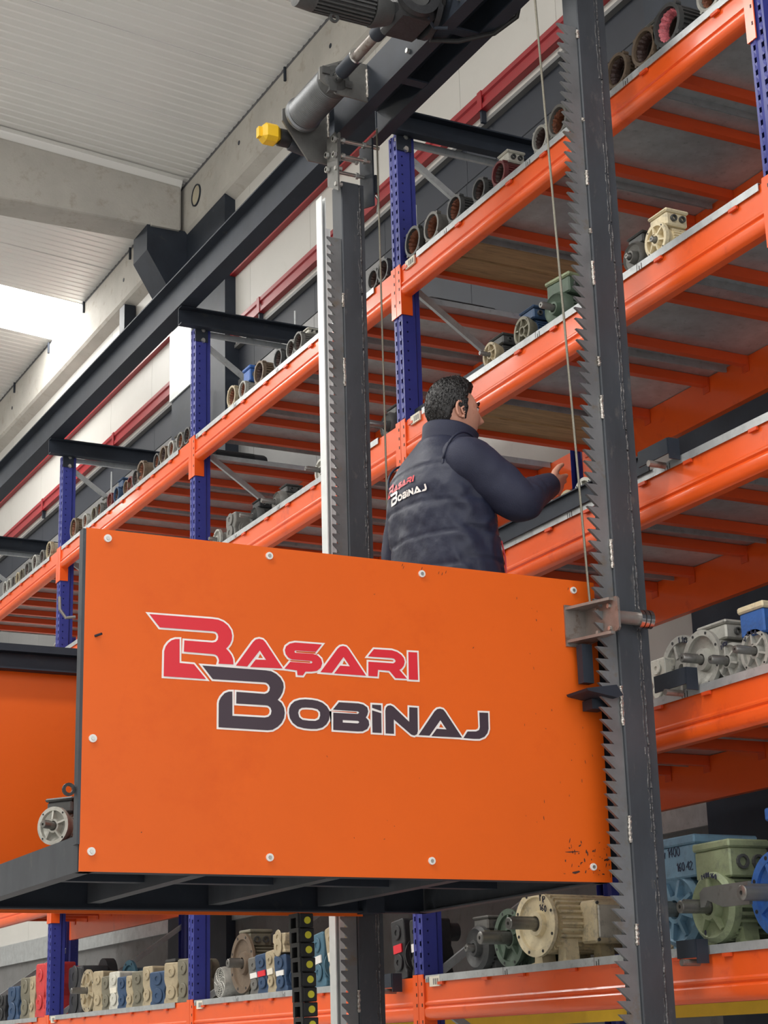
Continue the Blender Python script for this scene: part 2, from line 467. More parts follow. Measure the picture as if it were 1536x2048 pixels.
# clad wall: white upper sheets, mid band coloured as recess shadow, light grey sheets between, concrete foot
wall = struct(link('wall_right', None))
y = -6.0
while y < 34:
    for (z0, z1, m, nm, xo) in ((7.21, 8.6, 'wall_white', 'upper_sheet', 0), (6.93, 7.19, 'wall_dark_shade', 'recess_shade_sheet', 0.03), (5.30, 6.91, 'mid', 'middle_sheet', 0.02), (2.80, 5.28, 'low', 'lower_sheet', 0)):
        mm = (M['wall_dark_shade'] if y < 9.0 else M['wall_grey']) if m == 'mid' else ((M['wall_dark_shade'] if y < 5.4 else M['wall_white']) if m == 'low' else M[m])  # near-bay cladding coloured darker to stand in for shade from the shelves
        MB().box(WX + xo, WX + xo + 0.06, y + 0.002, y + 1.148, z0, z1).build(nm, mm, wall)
    MB().box(WX - 0.02, WX + 0.1, y, y + 1.15, 0, 2.60).build('concrete_foot', mat('foot_concrete', (112, 112, 112), 0.8, 0, 0.12, 4, (92, 90, 88), 0.3), wall)
    MB().box(WX - 0.05, WX + 0.02, y, y + 1.15, 2.60, 2.80).build('sill_flashing', M['galv'], wall)
    y += 1.15
MB().box(WX - 0.012, WX + 0.09, -6, 34, 7.185, 7.212).build('drip_edge', M['wall_grey'], wall)
MB().box(BX + 0.006, BX + 0.019, 13.44, 13.95, 7.12, 7.76).build('silver_sheet', M['bright_galv'], wall)
for i, yy in enumerate((9.35, 11.25, 13.0, 15.4)):
    tag(MB().cyl((5.2, yy, 6.2), (5.2, yy, 6.92), 0.008, n=6).build('hanger_rod', M['galv']), 'thin hanging rod behind the top shelf, %s from the basket mast' % ORD[i], 'rod', 'hanging rods behind the top shelf')


def purlin(z, name, label):
    """red rolled C-purlin with ribs along the wall"""
    p = MB()
    x0 = WX - 0.05
    p.prism([(x0, z - 0.062), (WX, z - 0.062), (WX, z - 0.055), (x0 + 0.007, z - 0.055), (x0 + 0.007, z - 0.03), (x0 + 0.02, z - 0.022), (x0 + 0.02, z + 0.022), (x0 + 0.007, z + 0.03), (x0 + 0.007, z + 0.055), (WX, z + 0.055), (WX, z + 0.062), (x0, z + 0.062), (x0, z + 0.028), (x0 + 0.013, z + 0.02), (x0 + 0.013, z - 0.02), (x0, z - 0.028)], 'Y', -4, 34)
    t = tag(p.build(name, M['red_purlin']), label, 'purlin', 'red purlins on the wall')
    return t


PZ2 = 7.326
PZ1 = 7.885
p2 = purlin(PZ2, 'wall_purlin', 'red ribbed steel purlin running along the white wall, lower one')
p1 = purlin(PZ1, 'wall_purlin', 'red ribbed steel purlin just below the dark overhead rail, upper one')
for i, yy in enumerate((8.6, 12.1, 15.6, 17.9)):
    MB().box(WX - 0.056, WX - 0.05, yy, yy + 0.05, PZ2 - 0.066, PZ2 + 0.066).build('cleat', M['red_purlin'], p2)
    MB().box(WX - 0.045, WX - 0.01, yy + 0.02, yy + 0.04, 7.18, PZ2 - 0.063).build('strut', M['dark_steel'], p2)
for i, yy in enumerate((15.15, 20.5)):
    MB().box(WX - 0.12, WX - 0.01, yy, yy + 0.14, 8.2, 8.53).build('stub_bracket', M['dark_steel'], p1)

# ================================================================ the pallet rack
FX = 3.88          # front plane of the rack
RX = 4.965         # rear plane
POST_Y = [4.45, 7.236, 9.981, 12.715, 15.46]     # far edge of each post in view
PW = 0.086
LEV = [5.320, 4.515, 3.676, 2.822, 1.932]
BH = [0.160, 0.189, 0.189, 0.189, 0.189]
TOP = 6.085


def post_mesh(height):
    """perforated upright: front face x=0, flanges going +X, holes are real gaps"""
    p = MB()
    pitch = 0.05
    rows = int(height / pitch)
    D = 0.07
    # front face with two offset columns of slots
    ys = [0, 0.013, 0.027, 0.059, 0.073, PW]
    z = 0.0
    v, f = [], []

    def quad(a, b, c, d):
        n = len(v)
        v.extend((a, b, c, d))
        f.append((n, n + 1, n + 2, n + 3))
    for r in range(rows):
        z0 = r * pitch
        z1 = z0 + pitch
        for k in range(5):
            y0, y1 = ys[k], ys[k + 1]
            if k in (1, 3):
                h0 = z0 + (0.010 if k == 1 else 0.020)
                h1 = h0 + 0.021
                quad((0, y0, z0), (0, y1, z0), (0, y1, h0), (0, y0, h0))
                quad((0, y0, h1), (0, y1, h1), (0, y1, z1), (0, y0, z1))
            elif k == 2:
                # shallow groove down the middle
                g = 0.006
                quad((0, y0, z0), (g, y0 + 0.006, z0), (g, y0 + 0.006, z1), (0, y0, z1))
                quad((g, y0 + 0.006, z0), (g, y1 - 0.006, z0), (g, y1 - 0.006, z1), (g, y0 + 0.006, z1))
                quad((g, y1 - 0.006, z0), (0, y1, z0), (0, y1, z1), (g, y1 - 0.006, z1))
            else:
                quad((0, y0, z0), (0, y1, z0), (0, y1, z1), (0, y0, z1))
        for yy in (0, PW):
            xs = [0, 0.022, 0.031, D]
            for k in range(3):
                if k == 1:
                    quad((xs[1], yy, z0), (xs[2], yy, z0), (xs[2], yy, z0 + 0.02), (xs[1], yy, z0 + 0.02))
                    quad((xs[1], yy, z0 + 0.029), (xs[2], yy, z0 + 0.029), (xs[2], yy, z1), (xs[1], yy, z1))
                else:
                    quad((xs[k], yy, z0), (xs[k + 1], yy, z0), (xs[k + 1], yy, z1), (xs[k], yy, z1))
    H = rows * pitch
    for yy, s in ((0, 1), (PW, -1)):
        quad((D, yy, 0), (D + 0.012, yy + s * 0.014, 0), (D + 0.012, yy + s * 0.014, H), (D, yy, H))
        quad((D + 0.012, yy + s * 0.014, 0), (D + 0.034, yy + s * 0.014, 0), (D + 0.034, yy + s * 0.014, H), (D + 0.012, yy + s * 0.014, H))
    p.add(v, f)
    me = bpy.data.meshes.new('post')
    me.from_pydata(p.v, [], p.f)
    bm = bmesh.new()
    bm.from_mesh(me)
    bmesh.ops.remove_doubles(bm, verts=bm.verts, dist=0.0002)
    bmesh.ops.recalc_face_normals(bm, faces=bm.faces)
    bm.to_mesh(me)
    bm.free()
    me.materials.append(M['blue_post'])
    return me


PM = post_mesh(TOP)
POST_LABEL = ['blue perforated rack post frame at the right edge of the picture', 'blue perforated rack post frame just behind the worker',
              'blue perforated rack post frame left of the galvanised rail and rear mast', 'blue perforated rack post frame beside the left edge of the orange panel',
              'blue perforated rack post frame beyond the left edge, farthest away']
FRAME = []
bolt_me = MB().cyl((0, 0, 0), (0, -0.012, 0), 0.011, n=8).mesh('brace_bolt', 30)
bolt_me.materials.append(M['zinc'])


def c_bar(p, a, b, w=0.034, t=0.02):
    """galvanised channel brace between two points (in a Y plane)"""
    a, b = Vector(a), Vector(b)
    d = (b - a).normalized()
    n = Vector((-d.z, 0, d.x))
    y = Vector((0, 1, 0))
    prof = [(-w / 2, 0), (w / 2, 0), (w / 2, t), (w / 2 - 0.003, t), (w / 2 - 0.003, 0.003), (-w / 2 + 0.003, 0.003), (-w / 2 + 0.003, t), (-w / 2, t)]
    v = [a + n * u + y * q for u, q in prof] + [b + n * u + y * q for u, q in prof]
    k = len(prof)
    f = [(i, (i + 1) % k, k + (i + 1) % k, k + i) for i in range(k)] + [tuple(range(k - 1, -1, -1)), tuple(range(k, 2 * k))]
    p.add(v, f)


for i, y1 in enumerate(POST_Y):
    fr = thing('rack_upright_frame', POST_LABEL[i], 'rack frame', (FX, y1 - PW, 0), 0, 'upright frames of the pallet rack')
    FRAME.append(fr)
    for k, x in enumerate((0.0, RX - FX)):
        o = link('post', PM, fr, (x, 0 if k == 0 else PW, 0), (0, 0, 0 if k == 0 else math.pi))
        so = o.modifiers.new('thick', 'SOLIDIFY')
        so.thickness = 0.0022
        MB().box(x - (0.02 if k == 0 else 0.13), x + (0.13 if k == 0 else 0.02), -0.02, PW + 0.02, 0.0, 0.006).build('base_plate', M['blue_post'], fr)
    yb = PW * 0.5 - 0.01
    xa, xb = 0.075, RX - FX - 0.075
    segs = [((xa, 6.03), (xb, 6.03)), ((xa, 5.96), (xb, 5.33)), ((xa, 5.24), (xb, 4.61)), ((xa, 4.52), (xb, 3.89)), ((xa, 3.80), (xb, 3.17)), ((xa, 1.93), (xb, 2.56)), ((xa, 1.82), (xb, 1.20)), ((xa, 0.3), (xb, 0.3))]
    for (a, b) in segs:
        q = MB()
        c_bar(q, (a[0], yb, a[1]), (b[0], yb, b[1]))
        q.build('brace', M['galv'], fr)
    for zz in (6.03, 5.96, 5.24, 4.52, 1.88):
        link('bolt', bolt_me, fr, (0.05, 0, zz))


def beam_profile(h, sign):
    """section (x, z): flat upper face, two rolled ridges, rounded foot; x grows away from the viewer side"""
    t = 0.045
    pts = [(0, 0), (0, -h * 0.56), (-0.006, -h * 0.60), (-0.006, -h * 0.64), (0.001, -h * 0.68), (-0.008, -h * 0.74), (-0.009, -h * 0.80), (-0.007, -h * 0.90), (0.000, -h * 0.965), (0.010, -h), (t, -h), (t, 0)]
    return [(sign * a, b) for a, b in pts]


SHELF_WORDS = ['top level', 'second level from top', 'third level from top', 'fourth level from top', 'lowest visible level']
BAY_WORDS = ['nearest bay by the worker', 'bay behind the rear mast', 'third bay from the right', 'farthest bay at left edge']
hole_me = MB().box(-0.001, 0.001, -0.003, 0.003, -0.007, 0.007).mesh('slot')
hole_me.materials.append(M['black_rubber'])


def end_plate(beam, y0, y1, ztop, xo, side_y=None, side_dir=1):
    """orange connector wrapped on the post front, with dark slots, plus a side tab"""
    e = MB().box(xo - 0.008, xo - 0.003, y0, y1, ztop - 0.235, ztop + 0.03)
    if side_y is not None:
        a, b = sorted((side_y, side_y + side_dir * 0.004))
        e.box(xo - 0.008, xo + 0.055, a, b, ztop - 0.235, ztop + 0.01)
    o = e.build('end_plate', M['orange_beam'], beam)
    return o


for b in range(4):
    ya = POST_Y[b] + 0.004                       # bay runs from this post to the next one
    yb = POST_Y[b + 1] - PW - 0.004
    for l in range(5):
        Z = LEV[l]
        h = BH[l]
        sh = thing('rack_shelf', 'orange-beamed rack shelf, %s, %s' % (SHELF_WORDS[l], BAY_WORDS[b]), 'shelf', (0, 0, 0), 0, 'shelves of the pallet rack')
        # front beam
        zt = Z - 0.004
        fbm = MB().prism([(FX + 0.002 + x, zt + z) for x, z in beam_profile(h - 0.004, 1)], 'Y', ya, yb).build('front_beam', M['orange_beam'], sh, 30)
        for (p0, p1, sy, sd) in ((ya - 0.045, ya, ya, 1), (yb, yb + 0.045, yb, -1)):
            end_plate(fbm, p0, p1, zt - 0.02, FX, sy, sd)
            for zz in (0.03, 0.075, 0.12, 0.19):
                for dy in (0.012, 0.033):
                    if b < 2 and dy < 0.02:
                        link('slot', hole_me, fbm, (FX - 0.0085, p0 + dy, zt - zz))
        if b == 0 or l == 4:
            part_label(MB().box(FX - 0.009, FX - 0.0005, yb - 0.15, yb - 0.06, zt - 0.045, zt - 0.002).build('paper_label', M['paper'], fbm), 'pale barcode label')
            bars = MB()
            for q in range(7):
                bars.box(FX - 0.0095, FX - 0.009, yb - 0.14 + q * 0.007, yb - 0.14 + q * 0.007 + (0.002 + 0.002 * (q % 3 == 0)), zt - 0.038, zt - 0.012)
            bars.build('bar_code', M['ink'], fbm)['kind'] = 'stuff'
        # rear beam
        MB().prism([(RX - 0.085 + (0.045 + x), zt + z) for x, z in beam_profile(h, -1)], 'Y', ya, yb).build('rear_beam', M['orange_beam'], sh, 30)
        # deck panels with front lip
        ycur = ya + 0.02
        if b > 0:
            ycur = ya + 0.19
        joints = []
        wood = (l in (0, 1) and b == 0) or (l == 1 and b in (2, 3))
        yend = yb - 0.02
        plank_zone = 0.0
        if wood:
            plank_zone = 0.42
        npan = 4 if not wood else 3
        span = (yend - plank_zone - ycur) / (4 if not wood else 3)
        for k in range(npan):
            y0 = ycur + k * span + 0.002
            y1 = ycur + (k + 1) * span - 0.002
            d = MB()
            d.box(FX - 0.004, RX - 0.05, y0, y1, Z - 0.0015, Z)            # sheet
            d.box(FX - 0.0075, FX - 0.004, y0, y1, Z - 0.03, Z)            # lip over the beam
            for e in (y0, y1 - 0.0015):                                     # folded stiffeners
                d.box(FX + 0.05, RX - 0.09, e, e + 0.0015, Z - 0.03, Z - 0.0015)
            if k % 2 == 0:
                d.box(FX + 0.05, RX - 0.09, y0 + 0.02, y0 + 0.0215, Z - 0.022, Z - 0.0015)
            d.build('deck_panel', M['deck'] if False else M['galv'], sh)
            joints.append(y1)
            if b < 2:
                MB().box(FX - 0.0085, FX - 0.0074, y1 - 0.03, y1 - 0.027, Z - 0.03, Z - 0.008).build('slot', M['black_rubber'], sh)
                MB().box(FX - 0.0085, FX - 0.0074, y1 - 0.015, y1 - 0.012, Z - 0.03, Z - 0.014).build('slot', M['black_rubber'], sh)
        if wood:
            for k in range(2):
                y0 = yend - plank_zone + 0.02 + k * 0.185
                part_label(MB().bbox(FX + 0.01, RX - 0.04, y0, y0 + 0.165, Z - 0.022, Z, 0.003).build('plank', M['wood'], sh), 'bare wooden plank laid across the beams')
            MB().box(FX - 0.0075, FX - 0.004, yend - plank_zone, yend - 0.15, Z - 0.03, Z).build('lip_strip', M['galv'], sh)
        # crossbars: one near each edge of every panel, hooked on the front beam
        bars = []
        for k in range(npan):
            y0 = ycur + k * span
            bars += [y0 + 0.135, y0 + span - 0.15]
        if wood:
            bars.append(yend - 0.05)
        for yy in bars:
            cbm = MB()
            x0, x1 = FX + 0.049, RX - 0.087
            cbm.prism([(yy, Z - 0.003), (yy + 0.04, Z - 0.003), (yy + 0.04, Z - 0.006), (yy + 0.003, Z - 0.006), (yy + 0.003, Z - 0.043), (yy + 0.036, Z - 0.043), (yy + 0.036, Z - 0.046), (yy, Z - 0.046)], 'X', x0, x1)
            cbm.box(x1 - 0.004, x1, yy - 0.002, yy + 0.042, Z - 0.075, Z - 0.003)
            cbm.box(FX - 0.012, FX - 0.001, yy - 0.01, yy + 0.035, Z - 0.043, Z - 0.031)
            cbm.build('crossbar', M['crossbar'], sh)

# yellow rear rail under the lowest visible shelf
tag(MB().box(4.86, 4.90, 5.0, 12.6, 1.725, 1.79).build('yellow_rail', M['yellow_plastic']), 'yellow horizontal rail behind and below the lowest visible shelf', 'rail')

# dark cross ties from the post heads to the wall, and the overhead rail on top of them
for i, y1 in enumerate(POST_Y[1:]):
    t = thing('top_cross_tie', ['dark steel channel tie above the worker running from rail to wall', 'dark steel channel tie above the second blue post from the left', 'dark steel channel tie above the leftmost full blue post', 'dark steel channel tie cut by the left edge of the picture'][i], 'beam', (0, 0, 0), 0, 'dark ties on the post heads')
    yc = y1 - PW - 0.004
    ch = MB().prism([(yc, 6.035), (yc, 6.157), (yc - 0.055, 6.157), (yc - 0.055, 6.149), (yc - 0.007, 6.149), (yc - 0.007, 6.043), (yc - 0.055, 6.043), (yc - 0.055, 6.035)], 'X', 3.76, BX + 0.02)
    ch.build('channel', M['dark_steel'], t)
    MB().box(FX - 0.004, FX + 0.08, yc - 0.003, yc + 0.003, 5.955, 6.04).build('head_plate', M['dark_steel'], t)
    for zz in (5.985, 6.06):
        MB().cyl((FX + 0.045, yc - 0.001, zz - 0.02), (FX + 0.045, yc - 0.016, zz - 0.02), 0.013, n=6).build('bolt', M['zinc'], t)

rail = MB()
x0, x1, z0, z1 = 3.752, 3.862, 6.159, 6.40
xm = (x0 + x1) / 2
rail.prism([(x0, z0), (x1, z0), (x1, z0 + 0.009), (xm + 0.004, z0 + 0.015), (xm + 0.004, z1 - 0.015), (x1, z1 - 0.009), (x1, z1), (x0, z1), (x0, z1 - 0.009), (xm - 0.004, z1 - 0.015), (xm - 0.004, z0 + 0.015), (x0, z0 + 0.009)], 'Y', 2.5, 30)
tag(rail.build('overhead_rail', M['dark_steel'], None, 30), 'long dark steel overhead I-beam rail running along the tops of the posts', 'rail')


# ================================================================ the lift
PX0, PX1 = 1.687, 3.588
PY, RYB = 5.232, 6.586
PZ0, PZT = 2.150, 3.214
FLZ = 2.262


def offset_poly(poly, d):
    n = len(poly)
    area = sum(poly[i][0] * poly[(i + 1) % n][1] - poly[(i + 1) % n][0] * poly[i][1] for i in range(n))
    s = 1 if area > 0 else -1
    out = []
    for i in range(n):
        p, a, b = Vector(poly[i]), Vector(poly[i - 1]), Vector(poly[(i + 1) % n])
        e1, e2 = (p - a).normalized(), (b - p).normalized()
        n1, n2 = Vector((e1.y, -e1.x)) * s, Vector((e2.y, -e2.x)) * s
        m = n1 + n2
        k = m.length
        if k < 0.3:
            out += [p + (n1 + e1 * 0.6) * d, p + (n2 - e2 * 0.6) * d]
            continue
        m /= k
        c = max(m.dot(n1), 0.45)
        out.append(p + m * (d / c))
    return [tuple(q) for q in out]


def decal(mb, poly, hole, fn):
    """flat filled outline with an optional hole, mapped through fn(u, v) -> 3D point"""
    loops = [[Vector((x, z, 0)) for x, z in poly]]
    if hole:
        loops.append([Vector((x, z, 0)) for x, z in hole])
    tri = tessellate_polygon(loops)
    pts = [p for lp in loops for p in lp]
    mb.add([fn(p.x, p.y) for p in pts], tri)


basket = thing('lift_basket', 'orange panelled lift basket carrying the worker between two masts', 'lift basket', (0, 0, 0))
pan = MB().box(PX0, PX1, PY, PY + 0.006, PZ0, PZT).build('front_panel', M['orange_panel'], basket)
part_label(pan, 'large flat orange front panel')
for sx in (0,):
    pass
LET = {'r': 'red', 'k': 'black'}
EPS = 0.0016
wb = MB()
for i_, (c_, o_, h_) in enumerate(LOGO):
    zoff = PY - 0.0007 - 0.00006 * i_
    fnw = lambda u, v, zz=zoff: (PX0 + u / 1000, zz, PZ0 + v / 1000)
    w_ = MB()
    if len(o_) == 12 and not h_ and abs(o_[0][1] - o_[6][1]) < 20:                       # an A: closed outline, small open triangle
        cx_, cz_ = sum(p[0] for p in o_[8:11]) / 3, sum(p[1] for p in o_[8:11]) / 3
        decal(w_, offset_poly(o_[:7], 6.2), [(cx_ + (p[0] - cx_) * 0.45, cz_ + (p[1] - cz_) * 0.45) for p in o_[8:11]], fnw)
    else:
        decal(w_, offset_poly(o_, 6.2), None if not h_ or len(h_) < 6 else offset_poly(h_[::-1], -6.2)[::-1], fnw)
    part_label(w_.build('letter_outline', M['white_vinyl'], pan), 'white outline of a %s letter' % LET[c_])
    fnl = lambda u, v: (PX0 + u / 1000, PY - 0.0021, PZ0 + v / 1000)
    l_ = MB()
    decal(l_, o_, h_, fnl)
    part_label(l_.build('letter', M['red_vinyl'] if c_ == 'r' else M['black_vinyl'], pan), '%s vinyl letter of the company lettering' % LET[c_])

# screws with white washers
wash_me = MB().ring((0, 0, 0), (0, -0.006, 0), 0.0125, 0.006, 14).mesh('washer', 30)
wash_me.materials.append(M['white_plastic'])
head_me = MB().cyl((0, -0.001, 0), (0, -0.008, 0), 0.0062, n=6).mesh('screw_head')
head_me.materials.append(M['zinc'])
for u, v in ((69.6, 1035.2), (624.3, 1034.3), (1194, 1028.3), (1810.3, 1026.8), (33.3, 398.6), (35.5, 59), (616.5, 54.8), (1194.3, 57), (1824.8, 50.9)):
    w = link('washer', wash_me, pan, (PX0 + u / 1000, PY, PZ0 + v / 1000))
    link('screw', head_me, w)
MB().cyl((PX0 + 0.035, PY, PZ0 + 0.718), (PX0 + 0.05, PY - 0.02, PZ0 + 0.722), 0.004, n=8).build('stray_screw', M['dark_steel'], pan)
# dark scuffs and scratches near the right corner and top edge
sc = MB()
rs = random.Random(3)


def flake(u, v, a, w, h):
    if 190 < u < 1330 and 420 < v < 830:
        return                                          # keep the lettering clean
    pts = []
    for k in range(7):
        t = 2 * math.pi * k / 7
        r_ = 1 - 0.55 * rs.random()
        pts.append((u + math.cos(t) * w * r_ * math.cos(a) - math.sin(t) * h * r_ * math.sin(a), v + math.cos(t) * w * r_ * math.sin(a) + math.sin(t) * h * r_ * math.cos(a)))
    decal(sc, pts, None, lambda u_, v_: (PX0 + u_ / 1000, PY - 0.0006, PZ0 + v_ / 1000))


for q in range(46):
    near = rs.random()
    flake(1895 - rs.random() ** 1.4 * 190, 15 + rs.random() * 125, rs.choice((0, 1.3, 1.6, 0.6)), 2 + rs.random() * 9, 1 + rs.random() * 3)
flake(1740, 100, 0.05, 40, 2.5)
flake(1755, 32, 0.1, 22, 6)
for q in range(26):
    flake(1560 + rs.random() * 320, 180 + rs.random() * 800, 1.5 + rs.random() * 0.3, 1.5 + rs.random() * 8, 0.8 + rs.random() * 1.4)
for q in range(20):
    flake(rs.random() * 1850, rs.random() * 1050, rs.random() * 3, 1 + rs.random() * 5, 0.8 + rs.random())
for u, v in ((1120, 1052), (1125, 1046), (1195, 1046), (1262, 1040), (1275, 1036), (1290, 1044), (1790, 1032)):
    flake(u, v, 1.2, 9, 1.6)
part_label(sc.build('scuffs', M['scuff'], pan), 'dark scuffs and scratches in the orange paint')['kind'] = 'stuff'

# frame: corner angles, rails, platform joists and floor plate
def angle_post(x, y, sx, sy, z0, z1, name='corner_post'):
    q = MB()
    w, t = 0.045, 0.005
    q.box(*sorted((x, x + sx * w)), *sorted((y, y + sy * t)), z0, z1)
    q.box(*sorted((x, x + sx * t)), *sorted((y, y + sy * w)), z0, z1)
    return q.build(name, M['dark_steel'], basket)


MB().box(PX0 - 0.010, PX0, PY + 0.0, PY + 0.035, PZ0 + 0.08, PZT - 0.003).build('corner_post', M['mast_steel'], basket)
angle_post(PX1, PY + 0.008, -1, 1, PZ0, PZT - 0.01)
MB().box(PX1 + 0.001, PX1 + 0.062, PY + 0.012, PY + 0.02, PZ0 + 0.02, PZT - 0.09).build('edge_bar', M['dark_steel'], basket)
angle_post(PX0, RYB, 1, -1, PZ0, 3.12)
angle_post(PX1 - 0.30, RYB, -1, -1, PZ0, 3.12)
# latch hook and eye on the left post
MB().tube([(PX0 - 0.02, PY + 0.03, 2.93), (PX0 - 0.05, PY + 0.03, 2.925), (PX0 - 0.07, PY + 0.03, 2.95), (PX0 - 0.072, PY + 0.03, 2.99)], 0.005).build('latch_hook', M['raw_steel'], basket)
MB().ring((PX0 - 0.03, PY + 0.02, 2.395), (PX0 - 0.03, PY + 0.03, 2.395), 0.02, 0.011, 14).build('latch_eye', M['black_rubber'], basket)
# near top rail behind the panel
MB().box(PX0, PX1, PY + 0.007, PY + 0.045, PZT - 0.045, PZT - 0.004).build('top_rail', M['dark_steel'], basket)
# rear panel and rail
part_label(MB().box(PX0 + 0.01, 3.305, RYB, RYB + 0.006, PZ0 - 0.012, 3.06).build('rear_panel', M['orange_panel'], basket), 'orange rear panel seen past the left side')
rr = MB().prism([(RYB - 0.055, 3.128), (RYB - 0.005, 3.128), (RYB - 0.005, 3.032), (RYB - 0.055, 3.032), (RYB - 0.055, 3.038), (RYB - 0.012, 3.038), (RYB - 0.012, 3.10), (RYB - 0.055, 3.10)], 'X', PX0, PX1 - 0.28)
rr.build('rear_rail', M['dark_steel'], basket)


def channel_y(x, s, y0, y1, z0, z1, nm):
    w = 0.05
    t = 0.006
    pr_ = [(x, z0), (x + s * w, z0), (x + s * w, z0 + t), (x + s * t, z0 + t), (x + s * t, z1 - t), (x + s * w, z1 - t), (x + s * w, z1), (x, z1)]
    return MB().prism(pr_, 'Y', y0, y1).build(nm, M['mast_steel'], basket)


def channel_x(y, s, x0, x1, z0, z1, nm):
    w = 0.05
    t = 0.006
    pr_ = [(y, z0), (y + s * w, z0), (y + s * w, z0 + t), (y + s * t, z0 + t), (y + s * t, z1 - t), (y + s * w, z1 - t), (y + s * w, z1), (y, z1)]
    return MB().prism(pr_, 'X', x0, x1).build(nm, M['dark_steel'], basket)


channel_y(PX0 - 0.002, 1, PY + 0.012, RYB, PZ0, FLZ - 0.004, 'side_channel')
channel_y(PX1, -1, PY + 0.012, RYB, PZ0, FLZ - 0.004, 'side_channel')
channel_x(PY + 0.010, 1, PX0 + 0.006, PX1 - 0.008, PZ0, FLZ - 0.004, 'end_channel')
channel_x(RYB - 0.001, -1, PX0 + 0.006, PX1 - 0.008, PZ0, FLZ - 0.004, 'end_channel')
for xx in (2.14, 2.62, 3.08):
    channel_y(xx, 1, PY + 0.06, RYB - 0.055, PZ0 + 0.02, FLZ - 0.004, 'joist')
channel_x(5.92, 1, PX0 + 0.05, PX1 - 0.05, PZ0 + 0.04, FLZ - 0.004, 'cross_joist')
MB().box(PX0 + 0.01, PX1 - 0.01, PY + 0.012, RYB - 0.06, FLZ - 0.004, FLZ).build('floor_plate', M['dark_steel'], basket)
MB().box(3.28, 3.36, 6.50, 6.64, PZ0 - 0.005, FLZ + 0.02).build('gusset', M['dark_steel'], basket)

# guide bracket on the panel: back plate, side plate with bolts, gussets, pin with three bearings
br = MB().box(3.452, 3.535, PY - 0.008, PY - 0.001, 2.968, 3.118).build('guide_bracket', M['raw_steel'], basket)
part_label(br, 'raw steel guide bracket welded to the orange panel')
BXP = 3.535
MB().prism([(PY - 0.001, 2.975), (PY - 0.205, 2.99), (PY - 0.215, 3.0), (PY - 0.215, 3.102), (PY - 0.205, 3.112), (PY - 0.001, 3.112)], 'X', BXP, BXP + 0.009).build('side_plate', M['raw_steel'], br)
for zz in (2.985, 3.105):
    MB().prism([(3.454, PY - 0.006), (BXP, PY - 0.006), (BXP, PY - 0.19), (BXP - 0.018, PY - 0.19)], 'Z', zz - 0.005, zz + 0.005).build('gusset_plate', M['raw_steel'], br)
for yy, zz in ((PY - 0.09, 3.085), (PY - 0.165, 3.085), (PY - 0.09, 3.005), (PY - 0.165, 3.005)):
    bo = MB().cyl((BXP, yy, zz), (BXP - 0.008, yy, zz), 0.0085, n=6)
    bo.cyl((BXP + 0.006, yy, zz), (BXP + 0.02, yy, zz), 0.009, n=6)
    bo.build('bolt', M['zinc'], br)
pin = MB().cyl((BXP + 0.006, 5.055, 3.045), (3.70, 5.055, 3.045), 0.0235, n=20).build('pin', M['raw_steel'], br, 30)
for k in range(3):
    MB().ring((3.640 + k * 0.0195, 5.055, 3.045), (3.6555 + k * 0.0195, 5.055, 3.045), 0.0345, 0.022, 26).build('bearing', M['chrome'], pin, 30)
MB().box(BXP - 0.055, BXP - 0.012, PY - 0.06, PY - 0.025, 2.83, 2.968).build('pawl_arm', M['dark_steel'], br)
MB().prism([(BXP - 0.105, 2.79), (BXP + 0.02, 2.81), (BXP + 0.045, 2.775), (BXP + 0.02, 2.765), (BXP - 0.1, 2.782)], 'Y', PY - 0.15, PY - 0.02).build('pawl', M['dark_steel'], br)
MB().box(BXP - 0.04, BXP + 0.02, PY - 0.08, PY - 0.02, 2.735, 2.77).build('pawl_block', M['dark_steel'], br)


# ---------------------------------------------------------------- masts
def tooth_plate(xt, xroot, xs, y, z0, z1, pitch, th):
    """saw-tooth plate: tips at xt point left, flat tops, sloping undersides"""
    poly = []
    z = z1
    n = int((z1 - z0) / pitch)
    v, f = [], []
    d = 0.6
    for i in range(n):
        zt = z1 - i * pitch
        # tooth: tip (xt, zt) ; top edge to (xroot, zt+0.003); underside to (xroot, zt - pitch)
        tri = [(xt, zt), (xroot, zt), (xs, zt), (xs, zt - pitch), (xroot, zt - pitch)]
        k = len(v)
        v += [(a, y, b) for a, b in tri] + [(a, y + th, b) for a, b in tri]
        f += [(k, k + 1, k + 4), (k + 1, k + 2, k + 3, k + 4), (k + 5, k + 9, k + 6), (k + 6, k + 9, k + 8, k + 7)]
        f += [(k, k + 5, k + 6, k + 1), (k + 4, k + 9, k + 5, k)]
    f += [(k + 3, k + 8, k + 9, k + 4)]
    w = MB().add(v, f)
    w.weld = True
    return w


def weld_bead(z, h, x, y):
    q = MB()
    path = [(x + random.uniform(-0.0015, 0.0015), y, z + h * i / 9) for i in range(10)]
    q.tube(path, [0.004 + 0.004 * (0.3 + 0.7 * (i % 2)) for i in range(10)], 7)
    return q


